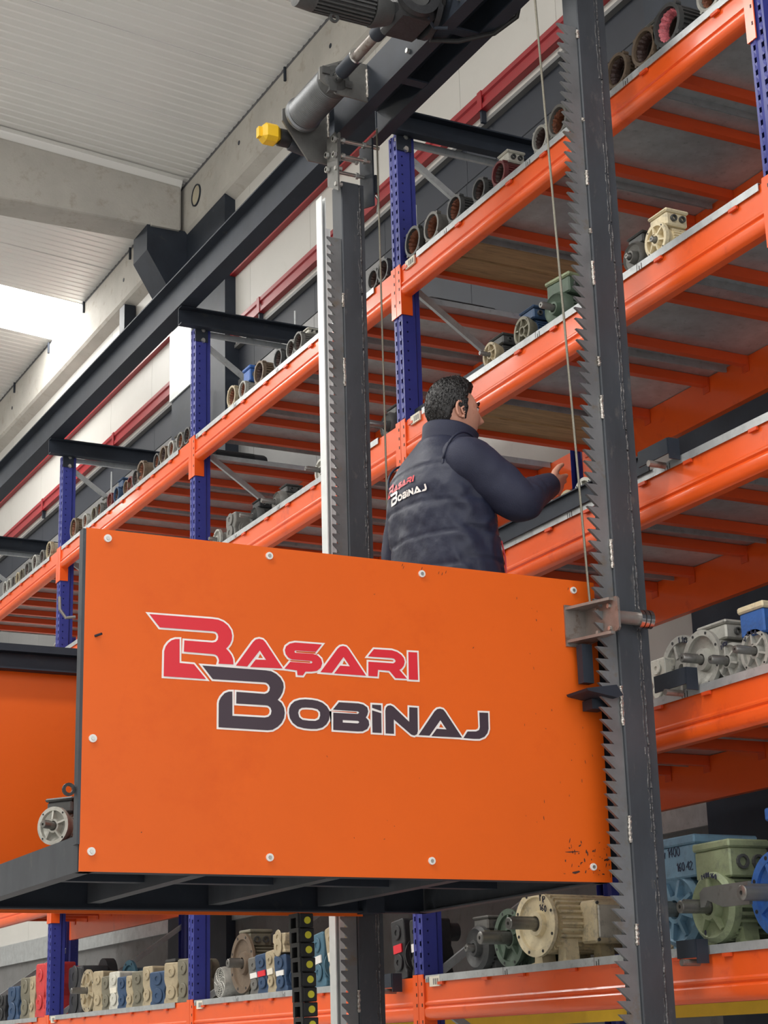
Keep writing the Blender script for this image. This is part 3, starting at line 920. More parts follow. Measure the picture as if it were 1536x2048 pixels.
def mast(name, label, y, xt, xr, xs, xe, xend, z0, z1, tz1, welds):
    t = thing(name, label, 'mast', (0, 0, 0), 0, 'masts of the lift')
    # box column and welded side channel
    MB().bbox(xs + 0.001, xe, y, y + 0.10, z0, z1, 0.004).build('column_tube', M['mast_steel'], t)
    ch = MB().prism([(xe + 0.0005, y + 0.006), (xend, y + 0.006), (xend, y + 0.012), (xe + 0.006, y + 0.012), (xe + 0.006, y + 0.088), (xend, y + 0.088), (xend, y + 0.094), (xe + 0.0005, y + 0.094)], 'Z', z0, z1)
    ch.build('guide_channel', M['mast_steel'], t)
    seam = MB()
    zz = z0
    while zz < z1 - 0.06:
        hh = 0.05 + random.random() * 0.12
        seam.tube([(xe + random.uniform(-0.001, 0.002), y + 0.003, zz + hh * i / 6) for i in range(7)], [0.0025 + 0.0045 * random.random() for i in range(7)], 6)
        if random.random() < 0.7:
            seam.tube([(xe - 0.011 + random.uniform(-0.003, 0.003), y + 0.001, zz + hh * i / 6) for i in range(7)], [0.0012 + 0.003 * random.random() for i in range(7)], 5)
        zz += hh * (0.9 + random.random() * 0.2)
    part_label(seam.build('weld_seam', mat('seam_steel', (84, 84, 86), 0.35, 0.5, 0.45, 45, (176, 172, 168), 0.25, bump=0.6, bscale=120), t), 'rough welded seam between tube and channel')['kind'] = 'stuff'
    tp = tooth_plate(xt, xr, xs, y + 0.012, z0, tz1, 0.0427, 0.012).build('tooth_plate', M['tooth_steel'], t)
    part_label(tp, 'saw-tooth safety rack plate')
    for (wz, wh) in welds:
        part_label(weld_bead(wz, wh, xs, y + 0.006).build('weld_bead', M['weld'], t), 'shiny weld bead')
    return t


mast('lift_mast', 'dark near lift mast with saw-tooth edge in front of the orange panel', 5.10, 3.500, 3.550, 3.587, 3.683, 3.722, 0.0, 6.35, 5.425,
     [(5.373, 0.034), (5.012, 0.011), (4.741, 0.060), (4.540, 0.021), (4.329, 0.095), (4.006, 0.036), (3.800, 0.090), (3.236, 0.106), (2.673, 0.138), (2.271, 0.090), (1.932, 0.069)])
m2 = mast('lift_mast', 'dark rear lift mast beside the galvanised rail, left of the worker', 6.72, 3.268, 3.312, 3.348, 3.442, 3.467, 0.0, 5.47, 5.18,
          [(4.840, 0.066), (4.460, 0.132), (1.771, 0.087)])
q = MB().prism([(3.236, 6.70), (3.241, 6.70), (3.241, 6.752), (3.258, 6.752), (3.258, 6.71), (3.263, 6.71), (3.263, 6.757), (3.236, 6.757)], 'Z', 0.3, 5.36)
part_label(q.build('galvanised_rail', M['bright_galv'], m2), 'bright galvanised channel in front of the teeth')
MB().box(3.2635, 3.296, 6.736, 6.740, 0.3, 5.22).build('backing_strip', M['bright_galv'], m2)
# head plates with threaded rods
hp = MB().prism([(6.69, 5.40), (6.80, 5.47), (6.80, 5.71), (6.715, 5.71), (6.69, 5.66)], 'X', 3.318, 3.326).build('head_plate', M['plate_steel'], m2)
MB().prism([(6.69, 5.55), (6.74, 5.585), (6.74, 5.70), (6.69, 5.70)], 'X', 3.3265, 3.336).build('doubler_plate', M['plate_steel'], m2)
MB().prism([(6.69, 5.36), (6.82, 5.40), (6.82, 5.71), (6.69, 5.71)], 'X', 3.498, 3.506).build('head_plate', M['dark_steel'], m2)
for yy, zz, xa, xb in ((6.70, 5.665, 3.30, 3.54), (6.78, 5.62, 3.30, 3.47), (6.70, 5.585, 3.30, 3.49), (6.78, 5.545, 3.30, 3.50)):
    MB().cyl((xa, yy, zz), (xb, yy, zz), 0.009, n=10).build('threaded_rod', M['zinc'], m2)
    for xx in (3.300, 3.345, 3.455):
        MB().cyl((xx, yy, zz), (xx + 0.013, yy, zz), 0.016, n=6).build('nut', M['zinc'], m2)
for zz in (5.52, 5.44):
    MB().cyl((3.31, 6.705, zz), (3.345, 6.705, zz), 0.011, n=6).build('bolt', M['zinc'], m2)
MB().tube([(3.515, 6.70, 5.42), (3.53, 6.70, 5.40), (3.522, 6.70, 5.33)], 0.006).build('rope_clamp', M['zinc'], m2)
MB().box(3.51, 3.525, 6.69, 6.76, 5.43, 5.52).build('rope_guide', M['dark_steel'], m2)


def rope(label, pts):
    tag(MB().tube(pts, 0.0045, 8).build('wire_rope', mat('wire_rope', (128, 124, 112), 0.45, 0.6, 0.3, 200, stretch=(1, 1, 3)), None, 40), label, 'rope', 'wire ropes of the lift')


rope('steel wire rope hanging down in front of the near mast teeth to the bracket', [(3.414, 5.15, 5.95), (3.429, 5.15, 5.528), (3.509, 5.15, 3.16), (3.511, 5.15, 3.11)])
rope('steel wire rope hanging beside the rear mast, right of its column', [(3.508, 6.655, 5.74), (3.507, 6.655, 5.397), (3.497, 6.64, 3.65), (3.494, 6.63, 2.30)])

# ---------------------------------------------------------------- gantry above the masts
g = thing('gantry_beam', 'dark steel gantry beam at the top joining the two masts', 'gantry', (0, 0, 0))
GZ0, GZ1, GY0, GY1 = 5.74, 5.935, 4.5, 6.80
for x, s in ((3.36, 1), (3.596, -1)):
    pr_ = [(x, GZ0), (x + s * 0.062, GZ0), (x + s * 0.062, GZ0 + 0.008), (x + s * 0.008, GZ0 + 0.012), (x + s * 0.008, GZ1 - 0.012), (x + s * 0.062, GZ1 - 0.008), (x + s * 0.062, GZ1), (x, GZ1)]
    MB().prism(pr_, 'Y', GY0, GY1).build('channel', M['dark_steel'], g)
MB().box(3.37, 3.59, GY0, GY1 - 0.02, GZ1 + 0.001, GZ1 + 0.009).build('cover_plate', M['dark_steel'], g)
for yy in (6.2, 5.75):
    MB().box(3.423, 3.533, yy, yy + 0.05, GZ0 + 0.002, GZ0 + 0.01).build('tie_strap', M['dark_steel'], g)
for yy in (6.45, 6.86):
    w = MB().prism([(3.362, 5.74), (3.362, 5.93), (3.25, 5.93), (3.12, 5.86), (3.12, 5.80), (3.2, 5.745)] if yy < 6.6 else [(3.362, 5.62), (3.362, 5.93), (3.25, 5.93), (3.12, 5.86), (3.12, 5.80), (3.25, 5.62)], 'Y', yy, yy + 0.01).build('bearing_plate', M['plate_steel'], g)
    q = weld_bead(5.76, 0.14, 3.356, yy - 0.004)
    part_label(q.build('weld_bead', M['weld'], g), 'shiny weld bead')
for yy in (5.6, 6.05):
    MB().cyl((3.36, yy, 5.78), (3.345, yy, 5.78), 0.012, n=6).build('bolt', M['zinc'], g)
# rope drum on its shaft
DX, DZ = 3.205, 5.825
drum = thing('rope_drum', 'grey grooved cable drum with hub under the ceiling, wound with steel rope', 'cable drum', (DX, 6.46, DZ), R(90))
prof = [(0.02, 0.03)]
x = 0.03
prof += [(0.03, 0.078)]
n = 26
for i in range(n):
    xa = 0.035 + i * (0.30 / n)
    prof += [(xa, 0.0745), (xa + 0.003, 0.080), (xa + 0.007, 0.0815), (xa + 0.0105, 0.080)]
prof += [(0.34, 0.079), (0.345, 0.089), (0.36, 0.089), (0.36, 0.03)]
part_label(MB().lathe(prof, 0, 40).build('drum_body', mat('drum_steel', (120, 122, 124), 0.38, 0.75, 0.12, 12), drum, 40), 'grooved drum barrel')
hub = MB().lathe([(-0.012, 0.035), (-0.012, 0.06), (0.0, 0.075), (0.028, 0.082), (0.032, 0.03)], 0, 28)
for k in range(4):
    a = k * math.pi / 2 + 0.4
    hub.box(-0.018, 0.02, math.cos(a) * 0.06 - 0.018, math.cos(a) * 0.06 + 0.018, math.sin(a) * 0.06 - 0.018, math.sin(a) * 0.06 + 0.018)
part_label(hub.build('bearing_hub', M['p_dgrey'], drum, 40), 'dark cast bearing hub')
sh_ = MB().lathe([(-0.06, 0.017), (-0.06, 0.024), (-0.012, 0.028), (0.36, 0.02)], 0, 24)
sh_.build('shaft_collar', M['chrome'], drum, 40)
drive = thing('drive_shaft', 'dark steel drive shaft between the cable drum and the gearbox', 'shaft', (DX, 6.40, DZ), R(-90))
MB().lathe([(0.005, 0.02), (0.005, 0.034), (0.15, 0.034), (0.15, 0.02)], 0, 24).build('coupling', M['dark_steel'], drive, 40)
MB().ring((0.148, 0, 0), (0.158, 0, 0), 0.036, 0.024, 24).build('coupling_ring', M['chrome'], drive, 40)
MB().lathe([(0.15, 0.018), (0.15, 0.023), (0.47, 0.023), (0.47, 0.018)], 0, 20).build('rod', M['raw_steel'], drive, 40)
MB().lathe([(0.34, 0.02), (0.34, 0.034), (0.47, 0.036), (0.47, 0.02)], 0, 24).build('sleeve', M['dark_steel'], drive, 40)
# gearmotor
gm = thing('hoist_gearmotor', 'dark hoist gearmotor with finned motor at the top edge', 'gearmotor', (DX, 5.80, 5.79), 0)
gb = MB().bbox(-0.07, 0.10, -0.10, 0.11, -0.075, 0.16, 0.02)
gb.lathe([(0.10, 0.12), (0.125, 0.12), (0.13, 0.10), (0.13, 0.07)], 0.03, 30)
gb.build('gear_housing', M['p_black'], gm, 40)
rg = MB()
for k in range(1):
    pass
v_ = MB().ring((0, -0.102, 0.02), (0, -0.13, 0.02), 0.10, 0.062, 30).build('output_flange', M['p_black'], gm, 40)
MB().cyl((0, -0.10, 0.02), (0, -0.118, 0.02), 0.058, n=24).build('bearing_cap', M['p_dgrey'], gm, 40)
cone = MB().lathe([(-0.16, 0.06), (-0.16, 0.075), (-0.14, 0.075), (-0.07, 0.05)], -0.03, 24).build('motor_flange', M['p_dgrey'], gm, 40)
MB().finned(-0.42, -0.165, 0.072, 0.060, 0.02, 26, -0.03).build('motor_body', M['p_dgrey'], gm)
MB().lathe([(-0.50, 0.04), (-0.495, 0.066), (-0.42, 0.072), (-0.418, 0.03)], -0.03, 26).build('fan_cover', M['p_dgrey'], gm, 40)
MB().ring((-0.33, -0.005, -0.115), (-0.33, 0.005, -0.115), 0.022, 0.012, 16).build('lifting_eye', M['p_dgrey'], gm, 40)
MB().tube([(0.06, -0.09, -0.06), (0.11, -0.05, -0.075), (0.16, -0.08, -0.082)], 0.008).build('mount_brace', M['dark_steel'], gm)
# limit switch with yellow cap
ls = thing('limit_switch', 'limit switch with a yellow hexagonal cap beyond the cable drum', 'limit switch', (0, 0, 0))
part_label(MB().bbox(3.045, 3.135, 6.90, 6.985, 5.715, 5.805, 0.018).build('cap', M['yellow_plastic'], ls), 'yellow plastic cap')
MB().box(3.03, 3.046, 6.93, 6.96, 5.735, 5.785).build('cap_tab', M['yellow_plastic'], ls)
MB().cyl((3.135, 6.94, 5.755), (3.19, 6.94, 5.755), 0.042, n=18).build('body', M['black_rubber'], ls, 40)
MB().cyl((3.19, 6.94, 5.73), (3.37, 6.94, 5.70), 0.03, n=18).build('arm', M['mast_steel'], ls, 40)
# cable looped along the gantry
tag(MB().tube([(3.30, 5.60, 5.90), (3.33, 5.68, 5.80), (3.345, 5.80, 5.745), (3.36, 5.86, 5.728), (3.46, 5.80, 5.715), (3.58, 5.70, 5.728), (3.62, 5.58, 5.75), (3.61, 5.53, 5.80), (3.66, 5.40, 5.90)], 0.011, 8).build('power_cable', M['black_rubber'], None, 40), 'black cable draped under the gantry beam', 'cable')

# ---------------------------------------------------------------- energy chain below the basket
ec = thing('cable_chain', 'black cable drag chain with yellow dots hanging below the basket', 'cable chain', (0, 0, 0))
for i in range(20):
    z = 2.13 - i * 0.0545
    o_ = 0.0022 * i
    lk = MB()
    lk.box(2.915 + o_, 2.922 + o_, 6.36, 6.378, z - 0.054, z)
    lk.box(2.915 + o_, 2.922 + o_, 6.426, 6.444, z - 0.054, z)
    lk.box(2.915 + o_, 2.922 + o_, 6.378, 6.426, z - 0.016, z)
    lk.bbox(2.922 + o_, 2.978 + o_, 6.355, 6.365, z - 0.053, z - 0.001, 0.003)
    lk.box(2.922 + o_, 2.978 + o_, 6.438, 6.446, z - 0.053, z - 0.001)
    lk.box(2.972 + o_, 2.978 + o_, 6.365, 6.438, z - 0.053, z - 0.001)
    l_ = lk.build('link', M['black_rubber'], ec)
    MB().cyl((2.952 + o_, 6.3555, z - 0.027), (2.952 + o_, 6.352, z - 0.027), 0.0135, n=16).build('yellow_dot', M['yellow_dot'], l_)
    MB().cyl((2.935 + o_, 6.40, z - 0.036), (2.935 + o_, 6.40, z - 0.028), 0.006, n=8).build('pin_stub', M['p_dgrey'], l_)

# ---------------------------------------------------------------- docking stops on the shelf fronts
def stop(label, y0, y1, z, bar=None):
    t = thing('docking_stop', label, 'bracket', (0, 0, 0), 0, 'dark docking stops on the shelf fronts')
    MB().box(FX - 0.062, FX - 0.014, y0, y0 + 0.006, z - 0.05, z + 0.03).build('end_plate', M['dark_steel'], t)
    c = MB().prism([(FX - 0.066, z + 0.03), (FX - 0.014, z + 0.03), (FX - 0.014, z + 0.024), (FX - 0.060, z + 0.024), (FX - 0.060, z - 0.03), (FX - 0.066, z - 0.03)], 'Y', y0 + 0.006, y1)
    c.build('angle', M['dark_steel'], t)
    MB().cyl((FX - 0.09, (y0 + y1) / 2, z - 0.045), (FX - 0.016, (y0 + y1) / 2, z - 0.045), 0.012, n=10).build('stub', M['raw_steel'], t)
    if bar:
        MB().prism([(FX - 0.030, z + 0.035), (FX - 0.013, z + 0.035), (FX - 0.013, z - 0.035), (FX - 0.018, z - 0.035), (FX - 0.018, z + 0.03), (FX - 0.030, z + 0.03)], 'Y', y1 + 0.002, bar).build('long_angle', M['dark_steel'], t)


stop('dark docking stop and long angle bar on the third shelf, right of the worker', 5.03, 5.22, LEV[2] + 0.03, 6.40)
stop('dark docking stop in front of the flanged motors on the fourth shelf', 5.03, 5.22, LEV[3] + 0.03)
stop('dark docking stop on the lowest visible shelf right of the near mast', 5.09, 5.2, LEV[4] - 0.01)
stop('dark docking stop on the lowest visible shelf right of the rear mast', 7.33, 7.45, LEV[4] - 0.01)


# ================================================================ motors and gearboxes
def term_box(t, x0, x1, w, z0, h, m, lidm=None, yc=0.0, hole=True):
    b = MB().bbox(x0, x1, yc - w / 2, yc + w / 2, z0, z0 + h * 0.78, 0.006)
    bo = b.build('terminal_box', m, t)
    MB().bbox(x0 - 0.006, x1 + 0.006, yc - w / 2 - 0.006, yc + w / 2 + 0.006, z0 + h * 0.78, z0 + h, 0.006).build('lid', lidm or m, bo)
    if hole:
        for s in (0.3, 0.7):
            MB().ring((x0 + (x1 - x0) * s, yc - w / 2 - 0.001, z0 + h * 0.4), (x0 + (x1 - x0) * s, yc - w / 2 - 0.012, z0 + h * 0.4), h * 0.2, h * 0.13, 12).build('gland', M['p_dgrey'], bo)
    return bo


def stator(label, group, x, y, z, r, L, col, wind, box=None, rz=0.0, fins=True, wcol=None):
    """open motor housing standing with its bore towards the aisle"""
    t = thing('motor_stator', label, 'stator', (x, y, z), rz, group)
    zc = r * 1.05
    m = M['p_' + col]
    h = MB()
    if fins:
        h.finned(0.02, L - 0.015, r * 0.97, r * 0.86, r * 0.76, 26, zc)
    else:
        h.ring((0.02, 0, zc), (L - 0.015, 0, zc), r * 0.92, r * 0.78, 26)
    h.build('housing', m, t)
    MB().ring((0, 0, zc), (0.022, 0, zc), r, r * 0.82, 28).build('rim', m, t, 40)
    MB().ring((L - 0.018, 0, zc), (L, 0, zc), r * 0.98, r * 0.8, 28).build('rim', m, t, 40)
    for k in range(4):
        a = k * math.pi / 2 + 0.78
        MB().cyl((0.001, math.cos(a) * r * 1.02, zc + math.sin(a) * r * 1.02), (0.025, math.cos(a) * r * 1.02, zc + math.sin(a) * r * 1.02), r * 0.11, n=8).build('lug', m, t, 40)
    # winding: bumpy coil head just inside the rim
    n = 60
    prof = [(0.006, 0.66), (0.0, 0.74), (0.014, 0.80), (0.05, 0.80), (0.06, 0.60), (0.03, 0.56)]
    v, f = [], []
    for (px, pr0) in prof:
        for i in range(n):
            a = 2 * math.pi * i / n
            k = 1 + 0.045 * math.sin(a * 18) + 0.02 * math.sin(a * 7 + px * 90)
            v.append((0.012 + px + 0.004 * math.sin(a * 18 + 1), math.cos(a) * r * pr0 * k, zc + math.sin(a) * r * pr0 * k))
    mm = len(prof)
    for k in range(mm):
        for i in range(n):
            j = (i + 1) % n
            f.append((k * n + i, k * n + j, ((k + 1) % mm) * n + j, ((k + 1) % mm) * n + i))
    MB().add(v, f).build('winding', M[wind], t, 60)
    MB().ring((0.05, 0, zc), (L - 0.02, 0, zc), r * 0.74, r * 0.5, 28).build('core', M['bore'], t, 40)
    for s in (-1, 1):
        MB().prism([(s * r * 0.35, 0), (s * r * 0.95, 0), (s * r * 0.95, 0.012), (s * r * 0.75, zc * 0.62), (s * r * 0.5, zc * 0.5)], 'X', 0.03, L - 0.03).build('foot', m, t)
    if box:
        bx0, bx1, w, hh, bc = box
        term_box(t, bx0, bx1, w, zc + r * 0.86, hh, M['p_' + bc])
    return t


def motor(label, group, x, y, z, r, L, col, flange=None, fcol=None, shaft=(0.10, 0.018), box=None, rz=0.0, ribs=0, fan=True, feet=True, writing=None, boxy=None, zc=None, tilt=0.0):
    """closed induction motor, shaft towards the aisle (-X local); front shield at x = 0"""
    t = thing('electric_motor', label, 'motor', (x, y, z), rz, group)
    R_ = flange or r
    zc = zc or max(R_ * 1.02, r * 1.1)
    m = M['p_' + col]
    fm = M['p_' + (fcol or col)]
    MB().finned(0.05, L * 0.8, r, r * 0.88, r * 0.3, 30, zc).build('body', m, t)
    e = MB()
    if flange:
        e.lathe([(0.055, r * 0.8), (0.03, r * 0.95), (0.016, R_), (0.0, R_), (0.0, R_ * 0.80), (0.012, R_ * 0.78), (0.02, R_ * 0.4), (0.0, R_ * 0.36), (0.0, shaft[1] * 1.3), (0.05, shaft[1])], zc, 40)
    else:
        e.lathe([(0.055, r * 0.9), (0.05, r), (0.02, r), (0.005, r * 0.86), (0.014, r * 0.78), (0.022, r * 0.42), (-0.004, r * 0.36), (-0.004, shaft[1] * 1.3), (0.05, shaft[1])], zc, 40)
    eo = e.build('end_shield', fm, t, 40)
    if ribs:
        for k in range(ribs):
            a = 2 * math.pi * k / ribs + 0.3
            c, s = math.cos(a), math.sin(a)
            w = R_ * 0.05
            p0, p1 = R_ * 0.34, R_ * 0.79
            v = []
            for rr, xx in ((p0, -0.004), (p1, 0.001), (p1, 0.03), (p0, 0.03)):
                for q in (-w, w):
                    v.append((xx, c * rr - s * q, zc + s * rr + c * q))
            MB().add(v, [(0, 1, 3, 2), (2, 3, 5, 4), (4, 5, 7, 6), (0, 2, 4, 6), (1, 7, 5, 3)]).build('rib', fm, eo)
    if flange:
        nb = 4 if flange < 0.1 else 8
        for k in range(nb):
            a = 2 * math.pi * (k + 0.5) / nb
            MB().cyl((-0.0012, math.cos(a) * R_ * 0.9, zc + math.sin(a) * R_ * 0.9), (0.004, math.cos(a) * R_ * 0.9, zc + math.sin(a) * R_ * 0.9), R_ * 0.05, n=10).build('bolt_hole', M['black_rubber'], eo)
    if shaft[0] > 0:
        s = MB().lathe([(0.03, shaft[1]), (-shaft[0] + 0.003, shaft[1]), (-shaft[0], shaft[1] * 0.85), (-shaft[0], shaft[1] * 0.3), (-shaft[0] + 0.01, shaft[1] * 0.28)], zc, 20)
        so = s.build('shaft', M['shaft_steel'], t, 40)
        MB().box(-shaft[0] * 0.85, -0.012, -shaft[1] * 0.25, shaft[1] * 0.25, zc + shaft[1] * 0.8, zc + shaft[1] * 1.18).build('key', M['shaft_steel'], so)
    if fan:
        MB().lathe([(L * 0.78, r * 0.5), (L * 0.78, r * 0.98), (L * 0.96, r * 0.98), (L, r * 0.85), (L, r * 0.2)], zc, 30).build('fan_cover', m, t, 40)
    if feet:
        for s in (-1, 1):
            ft = MB()
            for xa in (L * 0.16, L * 0.58):
                ft.prism([(s * r * 0.4, 0), (s * r * 1.05, 0), (s * r * 1.05, 0.014), (s * r * 0.86, 0.018), (s * r * 0.8, zc * 0.6), (s * r * 0.5, zc * 0.5)], 'X', xa, xa + L * 0.16)
            ft.box(L * 0.14, L * 0.76, min(s * r * 0.5, s * r * 1.05), max(s * r * 0.5, s * r * 1.05), 0, 0.012)
            ft.build('foot', m, t)
    if box:
        x0, x1, w, hh, bc = box[:5]
        lid = M['p_' + box[5]] if len(box) > 5 else None
        if boxy:
            bo = MB().bbox(x0, x1, -r - hh, -r * 0.75, zc - w / 2, zc + w / 2, 0.01).build('terminal_box', M['p_' + bc], t)
            MB().bbox(x0 + 0.015, x1 - 0.015, -r - hh - 0.006, -r - hh + 0.004, zc - w / 2 + 0.02, zc + w / 2 - 0.02, 0.004).build('lid', lid or M['p_' + bc], bo)
            for sx in (x0 + 0.012, x1 - 0.012):
                for sz in (-1, 1):
                    MB().cyl((sx, -r - hh, zc + sz * (w / 2 - 0.012)), (sx, -r - hh - 0.006, zc + sz * (w / 2 - 0.012)), 0.007, n=8).build('screw', M['p_dgrey'], bo)
            MB().cyl((x1, -r - hh * 0.5, zc), (x1 + 0.03, -r - hh * 0.5, zc), 0.02, n=12).build('gland', M['black_rubber'], bo)
        else:
            term_box(t, x0, x1, w, zc + r * 0.8, hh, M['p_' + bc], lid)
    if writing:
        # marker strokes on the shield face: list of polylines in (y, z) about the axis, in units of R_
        for st in writing:
            q = MB()
            q.tube([(-0.0012 if flange else 0.002, a * R_, zc + b * R_) for a, b in st], 0.0022, 5)
            q.build('ink_stroke', M['ink'], eo)
    if tilt:
        t.rotation_euler.y = tilt
    return t


def gearbox(label, group, x, y, z, w, h, d, col, hub=True, rz=0.0, lean=0.0, tagc=None, plate=None, flow=None):
    """cast worm gearbox: waisted housing standing on edge, hollow hub, cover plate, name plate"""
    t = thing('worm_gearbox', label, 'gearbox', (x, y, z), rz, group)
    t.rotation_euler.x = lean
    m = M['p_' + col]
    # front outline in (y, z): cast foot, waist, head
    o = [(-w * .5, 0), (w * .5, 0), (w * .5, h * .10), (w * .40, h * .16), (w * .36, h * .40), (w * .46, h * .52), (w * .5, h * .60), (w * .5, h * .96), (w * .42, h), (-w * .42, h), (-w * .5, h * .96), (-w * .5, h * .60), (-w * .44, h * .50), (-w * .36, h * .38), (-w * .42, h * .16), (-w * .5, h * .10)]
    b = MB().prism(o, 'X', 0, d)
    ho = b.build('housing', m, t)
    bv = ho.modifiers.new('bevel', 'BEVEL')
    bv.width = min(w, h) * 0.05
    bv.segments = 2
    # raised round boss on the front and the hollow output hub on the side
    MB().lathe([(-0.004, w * .26), (-0.008, w * .24), (-0.008, w * .1), (0.01, w * .1)], h * 0.78, 20).build('boss', m, t, 40)
    MB().lathe([(-0.006, w * .3), (-0.01, w * .28), (-0.01, w * .1), (0.01, w * .1)], h * 0.28, 20).build('boss', m, t, 40)
    if hub:
        q = MB()
        zc = h * 0.36
        q.ring((d * .5, -w * .62, zc), (d * .5, -w * .4, zc), h * .24, h * .1, 24)
        q.build('output_hub', M['p_' + (plate or col)], t, 40)
        MB().ring((d * .5, -w * .56, zc), (d * .5, -w * .5, zc), h * .32, h * .2, 24).build('cover', m, t, 40)
    MB().cyl((d, 0, h * .78), (d + d * .35, 0, h * .78), w * .42, n=18).build('input_flange', m, t, 40)
    if tagc:
        MB().box(-0.007, -0.001, -w * .3, w * .3, h * .44, h * .58).build('name_plate', M[tagc], t)
    return t


TOPG = 'open stator housings along the top shelf'
L1, L2, L3, L4, L5 = LEV
k1 = 3.885 / 3.95
XF = 3.885
# --- top shelf, nearest bay
stator('ribbed grey stator with pink winding right of the near mast, on the top shelf', TOPG, XF, 5.013 * k1, L1, 0.088, 0.20, 'dgrey', 'pink_winding')
stator('stator with brown bore and grey terminal box, middle of three right of the near mast', TOPG, XF, 5.173 * k1, L1, 0.078, 0.16, 'rust', 'dark_winding', (0.05, 0.13, 0.07, 0.06, 'grey'), fins=False)
stator('dusty ribbed stator directly right of the near mast on the top shelf', TOPG, XF, 5.365 * k1, L1, 0.074, 0.18, 'rust', 'dark_winding')
stator('stator at the top right cut by the picture edge', TOPG, XF, 4.74 * k1, L1, 0.075, 0.18, 'lgrey', 'copper')
stator('open stator with copper winding directly left of the near mast on the top shelf', TOPG, XF, 5.817 * k1, L1, 0.072, 0.17, 'grey', 'copper')
stator('small pale-rimmed stator behind the hanging wire rope on the top shelf', TOPG, XF, 5.963 * k1, L1, 0.06, 0.15, 'lgrey', 'dark_winding', fins=False)
stator('wine red stator with white terminal box on the top shelf', TOPG, XF, 6.318 * k1, L1, 0.058, 0.15, 'wine', 'dark_winding', (0.03, 0.12, 0.08, 0.06, 'white'))
stator('low dark stator right of the blue-grey ribbed one on the top shelf', TOPG, XF, 6.498 * k1, L1, 0.058, 0.15, 'dgrey', 'dark_winding')
stator('blue-grey stator with reddish winding under the diagonal brace', TOPG, XF, 6.731 * k1, L1, 0.068, 0.17, 'dgrey', 'copper')
stator('smooth ring stator with golden winding in front of the blue motor', TOPG, XF, 6.957 * k1, L1, 0.074, 0.13, 'grey', 'copper', fins=False)
stator('dark stator with red-brown winding right beside the blue post behind the worker', TOPG, XF, 7.150 * k1, L1, 0.078, 0.17, 'dgrey', 'copper')
motor('teal-blue motor with large terminal box behind the ring stators on the top shelf', None, XF + 0.17, 6.80 * k1, L1, 0.075, 0.26, 'teal', None, None, (0.0, 0.012), (0.02, 0.16, 0.13, 0.10, 'teal'), feet=True)
# --- top shelf, second bay
rows = [(7.476, .060, 'dgrey', 'dark_winding', None), (7.59, .056, 'dgrey', 'dark_winding', None), (8.52, .058, 'grey', 'dark_winding', (0.05, 0.12, 0.07, 0.03, 'white')), (8.622, .054, 'grey', 'dark_winding', None),
        (8.796, .058, 'dgrey', 'dark_winding', None), (9.069, .070, 'rust', 'dark_winding', None), (9.317, .052, 'lgrey', 'copper', (0.03, 0.14, 0.10, 0.10, 'blue')), (9.488, .066, 'beige', 'copper', None)]
lab = ['dark open stator just left of the blue post behind the worker, larger of two', 'dark open stator just left of the blue post behind the worker, smaller of two',
       'grey ring stator with white connector on the top shelf left of the galvanised rail', 'grey ring stator tucked behind the one with the white connector', 'dark ring stator with thick rim on the top shelf, third left of the galvanised rail',
       'brown ribbed stator lying side-on on the top shelf left of the rear mast', 'pale stator with bright blue terminal box on the top shelf', 'beige stator standing at the end of the row beside the bright blue terminal box']
for (yy, r_, c_, w_, bx_), lb in zip(rows, lab):
    stator(lb, TOPG, XF, yy * k1, L1, r_, 0.17, c_, w_, bx_)
# --- top shelf, third bay
rows = [(10.229, .055, 'dgrey'), (10.354, .058, 'grey'), (10.517, .055, 'lgrey'), (10.666, .06, 'rust'), (10.789, .054, 'dgrey'), (11.092, .074, 'rust'), (11.201, .06, 'dgrey'), (11.313, .052, 'wine'), (11.395, .05, 'rust'), (11.595, .056, 'dblue'), (11.736, .054, 'wine'), (11.978, .052, 'grey'), (12.091, .052, 'olive'), (12.299, .056, 'lgrey'), (12.575, .076, 'rust')]
for i, (yy, r_, c_) in enumerate(rows):
    extra = {5: 'large ribbed', 9: 'blue-boxed', 14: 'large rusty'}.get(i, 'small open')
    stator('%s stator, %s along the top shelf leftward from the second-left blue post' % (extra, ORD[i]), TOPG, XF, yy * k1, L1, r_, 0.16, c_, 'copper' if i % 3 else 'dark_winding', (0.03, 0.13, 0.09, 0.07, 'dblue') if i == 9 else ((0.04, 0.12, 0.07, 0.05, 'grey') if i in (2, 11) else None), fins=(i % 4 != 1))
# --- top shelf, farthest bay
rows = [(13.189, .066, 'beige'), (13.373, .056, 'grey'), (13.575, .062, 'lgrey'), (13.784, .058, 'grey'), (13.93, .05, 'olive'), (14.05, .05, 'beige'), (14.17, .05, 'grey'), (14.304, .054, 'lgrey'), (14.422, .056, 'lgrey')]
for i, (yy, r_, c_) in enumerate(rows):
    stator('distant open stator, %s on the top shelf left of the leftmost full blue post' % ORD[i], TOPG, XF, yy * k1, L1, r_, 0.16, c_, 'dark_winding', (0.04, 0.12, 0.07, 0.06, 'grey') if i in (3, 4) else None, fins=(i % 3 != 0))

